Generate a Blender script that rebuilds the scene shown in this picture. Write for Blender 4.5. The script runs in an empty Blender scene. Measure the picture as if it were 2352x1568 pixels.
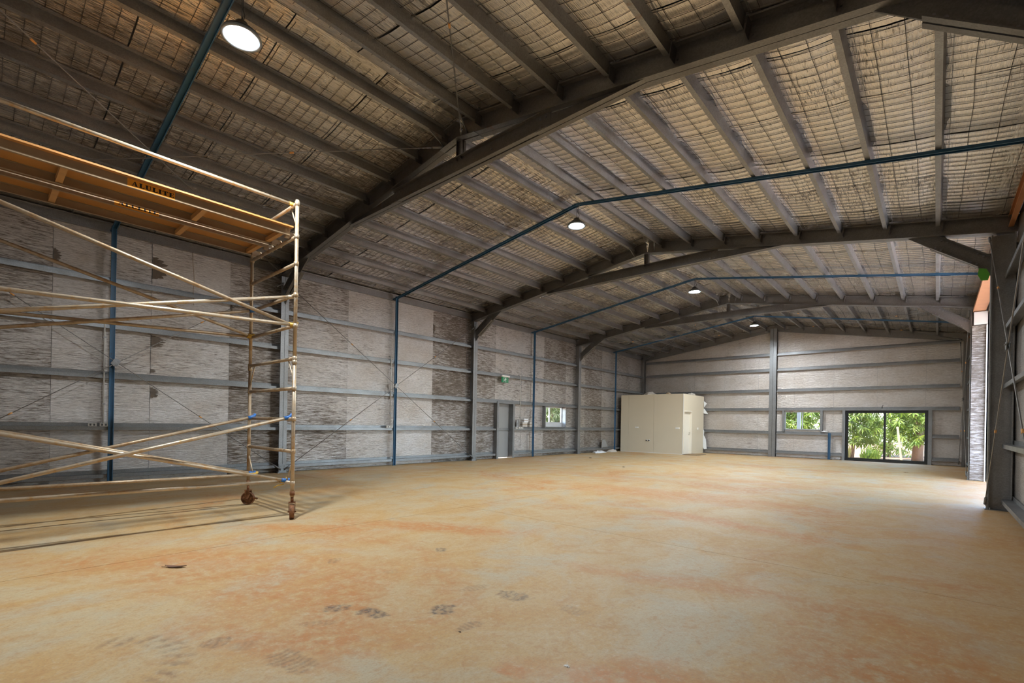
import bpy, math, random
from mathutils import Vector, noise as mnoise
random.seed(7)
scene = bpy.context.scene
COL = scene.collection

# ------------------------------------------------------------------ camera
F, CY, ROLL, YAW, CX, CZ = 1100.54, 971.21, 0.018054, 0.724855, 12.962, 1.4
cam_d = bpy.data.cameras.new('camera'); cam = bpy.data.objects.new('camera', cam_d); COL.objects.link(cam)
cam_d.sensor_width = 36.0; cam_d.sensor_fit = 'HORIZONTAL'; cam_d.lens = F / 2352 * 36
cam_d.shift_y = (CY - 784) / 2352; cam_d.clip_start = 0.05; cam_d.clip_end = 400
fwd = Vector((-math.sin(YAW), math.cos(YAW), 0)); rgt = Vector((math.cos(YAW), math.sin(YAW), 0)); up = Vector((0, 0, 1))
r2 = rgt * math.cos(ROLL) + up * math.sin(ROLL); u2 = -rgt * math.sin(ROLL) + up * math.cos(ROLL)
from mathutils import Matrix
cam.matrix_world = Matrix(((r2.x, u2.x, -fwd.x, CX), (r2.y, u2.y, -fwd.y, 0), (r2.z, u2.z, -fwd.z, CZ), (0, 0, 0, 1)))
scene.camera = cam

# ------------------------------------------------------------------ sky, sun, exposure
LAMP = 1000.0          # emission of the high bay lenses
world = bpy.data.worlds.new('sky'); scene.world = world; world.use_nodes = True
wn = world.node_tree; wn.nodes.clear()
wo = wn.nodes.new('ShaderNodeOutputWorld'); wb = wn.nodes.new('ShaderNodeBackground'); ws = wn.nodes.new('ShaderNodeTexSky')
ws.sky_type = 'NISHITA'; ws.sun_disc = False; ws.sun_elevation = math.radians(62); ws.sun_rotation = math.radians(200)
ws.air_density = 1.0; ws.dust_density = 1.5; ws.altitude = 50
wb.inputs['Strength'].default_value = 1.25
wn.links.new(ws.outputs[0], wb.inputs[0]); wn.links.new(wb.outputs[0], wo.inputs[0])
sun_d = bpy.data.lights.new('sun', 'SUN'); sun = bpy.data.objects.new('sun', sun_d); COL.objects.link(sun)
sun_d.energy = 14.0; sun_d.angle = math.radians(0.6); sun_d.color = (1.0, 0.95, 0.86)
sun.rotation_euler = (math.radians(22), math.radians(-10), 0)
scene.cycles.max_bounces = 6; scene.cycles.diffuse_bounces = 4; scene.cycles.glossy_bounces = 4; scene.cycles.transmission_bounces = 2; scene.cycles.transparent_max_bounces = 6
scene.cycles.adaptive_threshold = 0.06; scene.cycles.adaptive_min_samples = 16; scene.cycles.use_light_tree = False; scene.cycles.debug_use_spatial_splits = True
vs = scene.view_settings
vs.view_transform = 'Standard'; vs.look = 'None'; vs.exposure = 0.7; vs.gamma = 1.0; vs.use_curve_mapping = False

# ------------------------------------------------------------------ mesh helpers
def V(*a): return Vector(a)
class MB:
    def __init__(s): s.v = []; s.f = []; s.sm = set()
    def quad(s, a, b, c, d):
        n = len(s.v); s.v += [tuple(a), tuple(b), tuple(c), tuple(d)]; s.f.append((n, n+1, n+2, n+3)); return s
    def poly(s, pts):
        n = len(s.v); s.v += [tuple(p) for p in pts]; s.f.append(tuple(range(n, n+len(pts)))); return s
    def box(s, x0, x1, y0, y1, z0, z1):
        n = len(s.v)
        s.v += [(x, y, z) for z in (z0, z1) for y in (y0, y1) for x in (x0, x1)]
        s.f += [tuple(n+i for i in q) for q in ((0,2,3,1),(4,5,7,6),(0,1,5,4),(2,6,7,3),(0,4,6,2),(1,3,7,5))]; return s
    def ext(s, prof, p0, p1, u, v):
        """extrude a closed 2D profile (a along u, b along v) from p0 to p1"""
        p0, p1, u, v = Vector(p0), Vector(p1), Vector(u), Vector(v); n = len(s.v); k = len(prof)
        for p in (p0, p1):
            for a, b in prof: s.v.append(tuple(p + u*a + v*b))
        for i in range(k):
            j = (i+1) % k; s.f.append((n+i, n+j, n+k+j, n+k+i))
        s.f.append(tuple(range(n+k-1, n-1, -1))); s.f.append(tuple(range(n+k, n+2*k))); return s
    def tube(s, pts, r, k=8, cap=True):
        pts = [Vector(p) for p in pts]; n0 = len(s.v); m = len(pts); rr = r if isinstance(r, (list, tuple)) else [r]*m
        for i, p in enumerate(pts):
            d = (pts[min(i+1, m-1)] - pts[max(i-1, 0)]).normalized()
            a = Vector((0,0,1)) if abs(d.z) < 0.9 else Vector((1,0,0))
            x = d.cross(a).normalized(); y = d.cross(x)
            for j in range(k):
                t = 2*math.pi*j/k; s.v.append(tuple(p + x*math.cos(t)*rr[i] + y*math.sin(t)*rr[i]))
        for i in range(m-1):
            for j in range(k):
                a = n0+i*k+j; b = n0+i*k+(j+1) % k
                s.sm.add(len(s.f)); s.f.append((a, b, b+k, a+k))
        if cap: s.f.append(tuple(n0+j for j in range(k))[::-1]); s.f.append(tuple(n0+(m-1)*k+j for j in range(k)))
        return s
    def lathe(s, prof, c, axis='Z', k=24):
        n0 = len(s.v); m = len(prof); c = Vector(c)
        for r, h in prof:
            for j in range(k):
                t = 2*math.pi*j/k; a, b = r*math.cos(t), r*math.sin(t)
                o = {'Z': (a, b, h), 'X': (h, a, b), 'Y': (a, h, b)}[axis]; s.v.append(tuple(c + Vector(o)))
        for i in range(m-1):
            for j in range(k):
                a = n0+i*k+j; b = n0+i*k+(j+1) % k; s.sm.add(len(s.f)); s.f.append((a, b, b+k, a+k))
        return s
    def build(s, name, mat, parent=None, **props):
        base = Vector(parent['_b']) if parent is not None and '_b' in parent else Vector((0,0,0))
        me = bpy.data.meshes.new(name); me.from_pydata([tuple(Vector(p)-base) for p in s.v], [], s.f); me.update()
        if s.sm:
            me.polygons.foreach_set('use_smooth', [i in s.sm for i in range(len(me.polygons))])
        me.materials.append(mat)
        o = bpy.data.objects.new(name, me); COL.objects.link(o)
        if parent is not None: o.parent = parent; o['_b'] = tuple(base)
        for k_, v_ in props.items(): o[k_] = v_
        return o
def thing(name, label, cat, loc, group=None):
    o = bpy.data.objects.new(name, None); COL.objects.link(o); o.location = loc; o['_b'] = tuple(loc); o.empty_display_size = 0.2
    o['label'] = label; o['category'] = cat
    if group: o['group'] = group
    return o
def tag(o, label, cat, group=None):
    o['label'] = label; o['category'] = cat
    if group: o['group'] = group
    return o
def struct(o, label=None):
    o['kind'] = 'structure'
    if label: o['label'] = label
    return o
def copy_tree(src, dloc, label=None, parent=None):
    c = src.copy(); COL.objects.link(c)
    if parent is None:
        c.location = Vector(src.location) + Vector(dloc)
    else: c.parent = parent
    if label: c['label'] = label
    for ch in list(src.children): copy_tree(ch, dloc, None, c)
    return c
def cprof(D, B, L=0.018, t=0.004):
    h = D/2
    return [(-h,0),(h,0),(h,B),(h-L,B),(h-L,B-t),(h-t,B-t),(h-t,t),(-h+t,t),(-h+t,B-t),(-h+L,B-t),(-h+L,B),(-h,B)]
def zprof(D, B, L=0.016, t=0.004):
    h = D/2   # web on b=0, flange at +h towards +b, flange at -h towards -b
    return [(-h,0),(-h,-B),(-h+L,-B),(-h+L,-B+t),(-h+t,-B+t),(-h+t,0),(h-t,0),(h-t,0),(h,0),(h,B),(h-L,B),(h-L,B-t),(h-t,B-t),(h-t,t),(-h,t)]
def zprof2(D, B, L=0.016, t=0.004):
    h = D/2
    return [(-h,-B),(-h,t),(h-t,t),(h-t,B-t),(h-L,B-t),(h-L,B),(h,B),(h,0),(-h+t,0),(-h+t,-B+t),(-h+L,-B+t),(-h+L,-B)]
def circ(r, k=10): return [(r*math.cos(2*math.pi*i/k), r*math.sin(2*math.pi*i/k)) for i in range(k)]
def bolt(mb, p, d, r=0.013, h=0.012):
    d = Vector(d).normalized(); a = Vector((0,0,1)) if abs(d.z) < .9 else Vector((1,0,0)); x = d.cross(a).normalized(); y = d.cross(x)
    mb.ext(circ(r, 6), p, Vector(p)+d*h, x, y); return mb

# ------------------------------------------------------------------ materials
def newmat(name):
    m = bpy.data.materials.new(name); m.use_nodes = True; nt = m.node_tree
    return m, nt, nt.nodes['Principled BSDF']
def N(nt, t, **kw):
    n = nt.nodes.new('ShaderNode'+t)
    for k, v in kw.items():
        if hasattr(n, k) and k not in ('inputs',): setattr(n, k, v)
        else: n.inputs[k].default_value = v
    return n
def L(nt, a, b): nt.links.new(a, b)
def mixc(nt, fac, a, b, typ='MIX'):
    n = nt.nodes.new('ShaderNodeMix'); n.data_type = 'RGBA'; n.blend_type = typ
    for sock, val in ((n.inputs[0], fac), (n.inputs[6], a), (n.inputs[7], b)):
        if hasattr(val, 'is_output') or isinstance(val, bpy.types.NodeSocket): L(nt, val, sock)
        else: sock.default_value = val if not isinstance(val, tuple) else (val+(1,) if len(val) == 3 else val)
    return n.outputs[2]
def math_(nt, op, a, b=None, c=None, clamp=False):
    n = nt.nodes.new('ShaderNodeMath'); n.operation = op; n.use_clamp = clamp
    for i, val in enumerate((a, b, c)):
        if val is None: continue
        if isinstance(val, bpy.types.NodeSocket): L(nt, val, n.inputs[i])
        else: n.inputs[i].default_value = val
    return n.outputs[0]
def ramp(nt, src, stops):
    n = nt.nodes.new('ShaderNodeValToRGB'); e = n.color_ramp.elements
    while len(e) < len(stops): e.new(0.5)
    for el, (p, c) in zip(e, stops):
        el.position = p; el.color = c if isinstance(c, tuple) and len(c) == 4 else ((c+(1,)) if isinstance(c, tuple) else (c, c, c, 1))
    L(nt, src, n.inputs[0]); return n.outputs[0]
def objco(nt, scale=(1,1,1), loc=(0,0,0), rot=(0,0,0)):
    tc = nt.nodes.new('ShaderNodeTexCoord'); mp = nt.nodes.new('ShaderNodeMapping')
    mp.inputs['Scale'].default_value = scale; mp.inputs['Location'].default_value = loc; mp.inputs['Rotation'].default_value = rot
    L(nt, tc.outputs['Object'], mp.inputs[0]); return mp.outputs[0]
def nz(nt, co, scale=1.0, detail=4, rough=0.55, dist=0.0):
    n = nt.nodes.new('ShaderNodeTexNoise'); L(nt, co, n.inputs['Vector'])
    n.inputs['Scale'].default_value = scale; n.inputs['Detail'].default_value = detail; n.inputs['Roughness'].default_value = rough; n.inputs['Distortion'].default_value = dist
    return n.outputs[0]
def bump(nt, h, strength=0.3, dist=0.02, prev=None):
    b = nt.nodes.new('ShaderNodeBump'); b.inputs['Strength'].default_value = strength; b.inputs['Distance'].default_value = dist
    L(nt, h, b.inputs['Height'])
    if prev is not None: L(nt, prev, b.inputs['Normal'])
    return b.outputs[0]
def simple(name, col, rough=0.5, metal=0.0, var=0.12, scale=6.0, bumps=0.0, col2=None, thr=(0.45, 0.65), noise_scale=None):
    m, nt, p = newmat(name)
    co = objco(nt); n1 = nz(nt, co, scale, 5)
    dark = tuple(c*(1-var) for c in col); light = tuple(min(1, c*(1+var)) for c in col)
    c = mixc(nt, n1, dark, light)
    if col2 is not None:
        n2 = nz(nt, co, noise_scale or scale*1.7, 6, 0.65)
        c = mixc(nt, ramp(nt, n2, [(thr[0], 0.0), (thr[1], 1.0)]), c, col2)
    L(nt, c, p.inputs['Base Color']); p.inputs['Roughness'].default_value = rough; p.inputs['Metallic'].default_value = metal
    if bumps: L(nt, bump(nt, nz(nt, co, scale*6, 4), bumps, 0.01), p.inputs['Normal'])
    return m

def foil_mat(name, axis, ceiling=False):
    """axis = direction the fine creases run in: 'X' or 'Y'; 'dirt' is read from each sheet"""
    m, nt, p = newmat(name)
    al, pe = 5.0, 55.0
    sc = (al, pe, pe) if axis == 'X' else (pe, al, pe)
    at = nt.nodes.new('ShaderNodeAttribute'); at.attribute_type = 'OBJECT'; at.attribute_name = 'dirt'
    crease = nz(nt, objco(nt, sc), 1.0, 6, 0.62, 0.4)
    sc2 = (sc[0]*2.3, sc[1]*2.3, sc[2]*2.3); fine = nz(nt, objco(nt, sc2, (3, 7, 1)), 1.0, 4, 0.7)
    sc3 = tuple(v*0.8 for v in sc); flk = nz(nt, objco(nt, sc3, (11, 5, 2)), 1.0, 6, 0.78, 0.5)
    reg = nz(nt, objco(nt, (0.55, 0.55, 0.55), (2, 9, 4)), 1.0, 3, 0.5)
    # flecks where the facing is scuffed: more of them on dirty sheets and in dirty regions
    lvl = math_(nt, 'ADD', math_(nt, 'MULTIPLY', at.outputs['Fac'], 0.26), math_(nt, 'MULTIPLY', reg, 0.34))
    fl = math_(nt, 'MULTIPLY', math_(nt, 'SUBTRACT', math_(nt, 'ADD', flk, lvl), 0.79), 6.0, clamp=True)
    dust = nz(nt, objco(nt, (0.9, 0.9, 1.3), (1, 3, 8)), 1.0, 5, 0.6)
    base = mixc(nt, ramp(nt, dust, [(0.35, 0.0), (0.75, 0.75)]), (0.70, 0.68, 0.67) if not ceiling else (0.93, 0.90, 0.86), (0.54, 0.47, 0.40) if not ceiling else (0.84, 0.75, 0.63))
    base = mixc(nt, ramp(nt, fine, [(0.36, 0.0), (0.60, 1.0)]), mixc(nt, 0.45 if not ceiling else 0.22, base, (0.17, 0.14, 0.12)), base)
    col = mixc(nt, fl, base, (0.135, 0.105, 0.08))
    L(nt, col, p.inputs['Base Color'])
    L(nt, math_(nt, 'MULTIPLY_ADD', fl, -0.55, 0.88 if not ceiling else 0.96), p.inputs['Metallic'])
    L(nt, math_(nt, 'MULTIPLY_ADD', dust, 0.16, 0.28 if not ceiling else 0.18), p.inputs['Roughness'])
    nrm = bump(nt, crease, 0.8 if not ceiling else 0.34, 0.02)
    nrm = bump(nt, fine, 0.5 if not ceiling else 0.25, 0.008, nrm)
    if ceiling:
        w = nt.nodes.new('ShaderNodeTexWave'); w.wave_type = 'BANDS'; w.bands_direction = 'Y'; w.wave_profile = 'SIN'
        w.inputs['Scale'].default_value = 1.0; w.inputs['Distortion'].default_value = 1.2; w.inputs['Detail'].default_value = 2
        L(nt, objco(nt, (0.35, 2.05, 1)), w.inputs[0])
        nrm = bump(nt, w.outputs[1], 0.10, 0.05, nrm)
    L(nt, nrm, p.inputs['Normal'])
    return m
def steel_mat(name, col, rough=0.42, rust=0.0, metal=0.75):
    m, nt, p = newmat(name); co = objco(nt)
    vo = nt.nodes.new('ShaderNodeTexVoronoi'); vo.inputs['Scale'].default_value = 70; L(nt, co, vo.inputs[0])
    sp = nt.nodes.new('ShaderNodeSeparateColor'); L(nt, vo.outputs['Color'], sp.inputs[0])
    c = mixc(nt, sp.outputs[0], tuple(v*0.86 for v in col), tuple(min(1, v*1.1) for v in col))
    d = nz(nt, co, 2.2, 5, 0.6)
    c = mixc(nt, ramp(nt, d, [(0.45, 0.0), (0.8, 0.7)]), c, tuple(v*f for v, f in zip(col, (0.72, 0.66, 0.60))))
    if rust: c = mixc(nt, ramp(nt, nz(nt, co, 3.1, 7, 0.7), [(0.66-rust*0.15, 0.0), (0.80-rust*0.1, 1.0)]), c, (0.22, 0.10, 0.045))
    L(nt, c, p.inputs['Base Color']); p.inputs['Metallic'].default_value = metal
    L(nt, math_(nt, 'MULTIPLY_ADD', d, 0.25, rough-0.1), p.inputs['Roughness'])
    return m
M = {}
M['foil_wall'] = foil_mat('foil_wall', 'Y'); M['foil_end'] = foil_mat('foil_end', 'X'); M['foil_roof'] = foil_mat('foil_roof', 'Y', True)
M['galv'] = steel_mat('galvanised_steel', (0.27, 0.28, 0.29))
M['column'] = steel_mat('column_steel', (0.29, 0.295, 0.30), 0.42, 0.1)
M['purlin'] = steel_mat('purlin_steel', (0.33, 0.33, 0.33), 0.40, 0.12)
M['frame'] = steel_mat('frame_steel', (0.21, 0.205, 0.20), 0.42, 0.25)
M['cladding'] = simple('roof_cladding', (0.35, 0.36, 0.37), 0.5, 0.3)
M['blue'] = simple('blue_paint', (0.035, 0.12, 0.23), 0.42, 0.0, 0.15, 4, col2=(0.05, 0.075, 0.11), thr=(0.55, 0.75))
M['wire'] = simple('wire', (0.05, 0.042, 0.036), 0.6, 0.3)
M['rod'] = simple('brace_rod', (0.27, 0.26, 0.25), 0.45, 0.6)
M['tag_orange'] = simple('orange_tag', (0.75, 0.36, 0.10), 0.5)
M['white_panel'] = simple('cream_panel', (0.66, 0.59, 0.45), 0.42, 0, 0.025, 1.5)
M['white_door'] = simple('cream_door', (0.78, 0.73, 0.62), 0.4, 0, 0.03, 2)
M['white_trim'] = simple('white_trim', (0.78, 0.76, 0.72), 0.4, 0, 0.04, 3)
M['plastic_wrap'] = simple('plastic_wrap', (0.78, 0.80, 0.82), 0.25, 0, 0.08, 9, 0.4)
M['door_grey'] = simple('door_grey', (0.30, 0.30, 0.295), 0.45, 0.2, 0.05, 2)
M['black'] = simple('black_frame', (0.02, 0.022, 0.022), 0.35, 0.2)
M['alu_frame'] = simple('window_aluminium', (0.62, 0.64, 0.67), 0.35, 0.4, 0.06)
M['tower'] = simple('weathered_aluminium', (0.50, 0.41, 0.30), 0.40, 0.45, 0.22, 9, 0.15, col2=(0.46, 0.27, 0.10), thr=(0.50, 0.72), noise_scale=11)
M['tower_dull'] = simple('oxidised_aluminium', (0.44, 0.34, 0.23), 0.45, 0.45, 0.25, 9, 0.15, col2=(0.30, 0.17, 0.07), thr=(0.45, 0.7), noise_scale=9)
M['rust'] = simple('rusty_iron', (0.17, 0.075, 0.035), 0.65, 0.35, 0.4, 14, 0.5, col2=(0.30, 0.13, 0.05))
M['hook_blue'] = simple('blue_clip', (0.03, 0.15, 0.45), 0.4)
M['hook_yellow'] = simple('yellow_clip', (0.55, 0.34, 0.05), 0.5)
M['ply'] = simple('plywood_underside', (0.46, 0.21, 0.055), 0.55, 0, 0.22, 3, 0.1, col2=(0.17, 0.07, 0.02), thr=(0.55, 0.8), noise_scale=1.8)
M['beam'] = simple('deck_beam', (0.36, 0.26, 0.16), 0.5, 0.4, 0.15, 5)
M['batten'] = simple('timber_batten', (0.52, 0.28, 0.10), 0.6, 0, 0.2, 7)
M['sticker'] = simple('orange_sticker', (0.82, 0.34, 0.03), 0.5, 0, 0.12, 5)
M['ink'] = simple('black_print', (0.012, 0.01, 0.01), 0.5)
M['green'] = simple('sign_green', (0.0, 0.20, 0.075), 0.4, 0, 0.05)
M['green_paper'] = simple('green_label', (0.09, 0.36, 0.03), 0.6, 0, 0.1)
M['white_print'] = simple('white_print', (0.85, 0.88, 0.86), 0.4, 0, 0.03)
M['box_grey'] = simple('grey_plastic', (0.52, 0.51, 0.48), 0.45, 0, 0.06)
M['carton'] = simple('pale_carton', (0.50, 0.46, 0.41), 0.7, 0, 0.12, 8)
M['dark_stuff'] = simple('dark_plastic', (0.06, 0.06, 0.065), 0.5, 0, 0.3, 8)
M['mat'] = simple('coir_mat', (0.30, 0.20, 0.10), 0.95, 0, 0.3, 40, 0.6)
M['tear'] = simple('torn_foil_backing', (0.13, 0.10, 0.075), 0.7, 0, 0.3, 18, 0.4)
M['leaf_dry'] = simple('dry_leaf', (0.19, 0.085, 0.05), 0.7, 0, 0.3, 30)
M['grit'] = simple('grit', (0.14, 0.10, 0.07), 0.9)
M['timber'] = simple('pale_timber', (0.30, 0.23, 0.15), 0.7, 0, 0.15, 10)
M['bark'] = simple('tree_bark', (0.19, 0.125, 0.085), 0.85, 0, 0.3, 8, 0.4)
M['soil'] = simple('red_soil', (0.20, 0.10, 0.055), 0.95, 0, 0.2, 1.2, 0.5, col2=(0.28, 0.17, 0.11), thr=(0.4, 0.7), noise_scale=0.6)
M['bounce_pale'] = simple('bounce_concrete', (0.78, 0.77, 0.75), 0.85, 0, 0.05, 3)  # for the added slab at the roller doorway, pale to reflect light indoors
M['apron'] = simple('concrete_apron', (0.36, 0.34, 0.32), 0.85, 0, 0.1, 3)
M['bounce_orange'] = simple('bounce_tinted_steel', (0.45, 0.20, 0.09), 0.5, 0.3, 0.2, 5)  # orange light reflected onto lintel and right eave struts, painted into the steel colour
M['clear_rim'] = simple('clear_lens_rim', (0.26, 0.30, 0.34), 0.25, 0.1, 0.03)
M['housing'] = simple('lamp_housing', (0.10, 0.105, 0.11), 0.4, 0.5)
def leaf_mat(name, c1, c2):
    m, nt, p = newmat(name); at = nt.nodes.new('ShaderNodeObjectInfo')
    n = nz(nt, objco(nt), 2.6, 3); c = mixc(nt, ramp(nt, n, [(0.35, 0.0), (0.65, 1.0)]), c1, c2); L(nt, c, p.inputs['Base Color'])
    p.inputs['Roughness'].default_value = 0.45
    tr = nt.nodes.new('ShaderNodeBsdfTranslucent'); L(nt, mixc(nt, 0.5, c, (0.26, 0.36, 0.05)), tr.inputs[0])
    mx = nt.nodes.new('ShaderNodeMixShader'); mx.inputs[0].default_value = 0.45
    L(nt, p.outputs[0], mx.inputs[1]); L(nt, tr.outputs[0], mx.inputs[2]); L(nt, mx.outputs[0], nt.nodes['Material Output'].inputs[0]); return m
M['leaf'] = leaf_mat('tree_leaf', (0.075, 0.15, 0.02), (0.23, 0.28, 0.045))
M['leaf_grey'] = leaf_mat('grey_green_leaf', (0.07, 0.115, 0.05), (0.20, 0.22, 0.12))
M['scrub'] = leaf_mat('dry_scrub', (0.19, 0.16, 0.06), (0.34, 0.21, 0.11))
def glass_mat():
    m, nt, p = newmat('window_glass'); nt.nodes.remove(p)
    t = nt.nodes.new('ShaderNodeBsdfTransparent'); t.inputs[0].default_value = (0.93, 0.95, 0.94, 1)
    g = nt.nodes.new('ShaderNodeBsdfGlossy'); g.inputs['Roughness'].default_value = 0.02
    lw = nt.nodes.new('ShaderNodeLayerWeight'); fac = math_(nt, 'MULTIPLY_ADD', math_(nt, 'POWER', lw.outputs['Facing'], 4.0), 0.7, 0.035)
    mx = nt.nodes.new('ShaderNodeMixShader'); L(nt, fac, mx.inputs[0]); L(nt, t.outputs[0], mx.inputs[1]); L(nt, g.outputs[0], mx.inputs[2])
    L(nt, mx.outputs[0], nt.nodes['Material Output'].inputs[0]); return m
M['glass'] = glass_mat()
def emit_mat(name, col, s):
    m, nt, p = newmat(name); p.inputs['Base Color'].default_value = (0.8, 0.8, 0.8, 1)
    p.inputs['Emission Color'].default_value = col+(1,); p.inputs['Emission Strength'].default_value = s; return m
M['lens'] = emit_mat('lamp_lens', (0.90, 0.96, 1.0), LAMP)

# concrete floor: worn slab with red dust stains and boot/tyre marks
def floor_mat():
    m, nt, p = newmat('dusty_concrete'); co = objco(nt)
    big = nz(nt, objco(nt, (0.42, 0.42, 1), (3.1, 1.7, 0)), 1.0, 6, 0.62, 0.6)
    mid = nz(nt, objco(nt, (1.5, 1.1, 1), (7, 2, 0)), 1.0, 7, 0.66, 0.8)
    fine = nz(nt, objco(nt, (9, 9, 1)), 1.0, 7, 0.7)
    grain = nz(nt, objco(nt, (70, 70, 1)), 1.0, 3, 0.6)
    c = mixc(nt, ramp(nt, mid, [(0.38, 0.0), (0.60, 1.0)]), (0.54, 0.42, 0.24), (0.53, 0.34, 0.14))
    g = nz(nt, objco(nt, (0.9, 0.7, 1), (1, 8, 0)), 1.0, 6, 0.65, 0.7)
    c = mixc(nt, ramp(nt, g, [(0.50, 0.0), (0.64, 0.85)]), c, (0.48, 0.42, 0.295))
    c = mixc(nt, ramp(nt, nz(nt, objco(nt, (4.5, 3.2, 1), (5, 1, 0)), 1.0, 8, 0.72, 1.0), [(0.50, 0.0), (0.72, 0.75)]), c, (0.47, 0.26, 0.095))
    st = math_(nt, 'MULTIPLY', ramp(nt, big, [(0.52, 0.0), (0.66, 1.0)]), ramp(nt, fine, [(0.38, 0.1), (0.58, 1.0)]))
    c = mixc(nt, math_(nt, 'MULTIPLY', st, 0.95), c, (0.49, 0.215, 0.065))
    # darker orange-brown tint growing towards the right wall
    sx = nt.nodes.new('ShaderNodeSeparateXYZ'); L(nt, co, sx.inputs[0])
    rightm = ramp(nt, math_(nt, 'MULTIPLY_ADD', sx.outputs[0], 0.5, -6.2, clamp=True), [(0.0, 0.0), (1.0, 1.0)])
    c = mixc(nt, math_(nt, 'MULTIPLY', math_(nt, 'MULTIPLY', rightm, ramp(nt, fine, [(0.25, 0.3), (0.6, 1.0)])), 0.75), c, (0.40, 0.185, 0.055))
    at = nt.nodes.new('ShaderNodeAttribute'); at.attribute_type = 'GEOMETRY'; at.attribute_name = 'stain'
    ch = nt.nodes.new('ShaderNodeSeparateColor'); L(nt, at.outputs['Color'], ch.inputs[0])
    smear = nz(nt, objco(nt, (22, 22, 1), (9, 2, 0)), 1.0, 4, 0.65, 1.5); sm_r = ramp(nt, smear, [(0.34, 0.25), (0.56, 1.0)])
    c = mixc(nt, math_(nt, 'MULTIPLY', ch.outputs[2], ramp(nt, fine, [(0.33, 0.15), (0.58, 1.0)])), c, (0.52, 0.215, 0.06))
    c = mixc(nt, math_(nt, 'MULTIPLY', ch.outputs[1], sm_r), c, (0.20, 0.125, 0.07))
    c = mixc(nt, math_(nt, 'MULTIPLY', ch.outputs[0], sm_r), c, (0.10, 0.075, 0.06))
    fleck = nz(nt, objco(nt, (26, 20, 1), (2, 6, 0)), 1.0, 8, 0.75, 0.6)
    c = mixc(nt, ramp(nt, fleck, [(0.50, 0.0), (0.70, 0.55)]), c, (0.42, 0.20, 0.075))
    c = mixc(nt, ramp(nt, fleck, [(0.28, 0.5), (0.46, 0.0)]), c, (0.60, 0.53, 0.42))
    c = mixc(nt, ramp(nt, grain, [(0.30, 0.30), (0.52, 0.0)]), c, (0.28, 0.19, 0.11))
    L(nt, c, p.inputs['Base Color'])
    L(nt, math_(nt, 'MULTIPLY_ADD', mid, 0.3, 0.42), p.inputs['Roughness'])
    L(nt, bump(nt, fine, 0.12, 0.004), p.inputs['Normal'])
    return m
M['floor'] = floor_mat()

# ------------------------------------------------------------------ building dimensions
W0, W1, YN, YE = 0.05, 14.0, -1.55, 26.05            # foil planes: left, right, near end, far end
FR = [5.36, 12.22, 19.10]                            # portal frames
FY = [-1.45] + FR + [25.98]
RX = 6.98                                            # ridge
SL, SR = 0.147, 0.168
def zb(x):                                           # underside of the purlins
    return 6.27 - (SL*(RX-x) if x < RX else SR*(x-RX))
PD = 0.155                                           # purlin depth
PURL = [0.80, 1.65, 2.50, 3.35, 4.20, 5.05, 5.90, 6.62, 7.38, 8.17, 8.98, 9.78, 10.57, 11.37, 12.14, 12.93]
BAYS = [(FY[i]+0.005, FY[i+1]-0.005) for i in range(4)]
MIDS = [1.91, 8.82, 15.72, 22.58]

# ---- floor with sawn joints; the outlines of boot, tyre and dust marks are kept per vertex
DUST = ((8.05, 4.1, 0.5, 1.25, 0.30, 0.8), (8.9, 9.4, 0.1, 2.6, 0.8, 0.6), (10.6, 7.3, -0.2, 1.7, 0.30, 0.7), (6.95, 2.9, 0.6, 0.9, 0.25, 0.6),
                                 (11.2, 4.2, 0.3, 0.9, 0.2, 0.5), (11.75, 2.4, 0.6, 0.5, 0.3, 0.7), (11.2, 2.05, 0.4, 0.12, 0.06, 0.8), (7.5, 1.5, 0.9, 1.0, 0.3, 0.4), (6.0, 11.5, 0.1, 2.5, 0.5, 0.4), (9.2, 13.2, 0.0, 3.0, 0.5, 0.45))
BOOT = ((9.64, 1.82, 1.0, 0.085, 0.07, 0.75, 14), (9.90, 1.95, 0.35, 0.13, 0.07, 0.85, 12), (10.22, 2.35, 0.8, 0.10, 0.085, 0.9, 16), (10.42, 2.93, 0.2, 0.15, 0.09, 0.6, 14),
                                        (10.17, 1.24, 0.15, 0.17, 0.085, 0.55, 24), (10.06, 2.84, 1.3, 0.13, 0.07, 0.35, 28), (10.58, 2.28, 1.5, 0.11, 0.05, 0.55, 26), (10.93, 3.02, 0.1, 0.12, 0.07, 0.35, 26),
                                        (9.80, 1.60, 0.9, 0.12, 0.05, 0.35, 24), (8.92, 3.44, 0.9, 0.07, 0.075, 0.6, 16), (8.51, 2.41, 1.0, 0.06, 0.08, 0.45, 18), (9.62, 1.03, 1.0, 0.09, 0.07, 0.6, 20), (9.78, 1.12, 0.9, 0.09, 0.06, 0.3, 26), (9.2, 2.6, 1.0, 0.08, 0.06, 0.2, 26))
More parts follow.
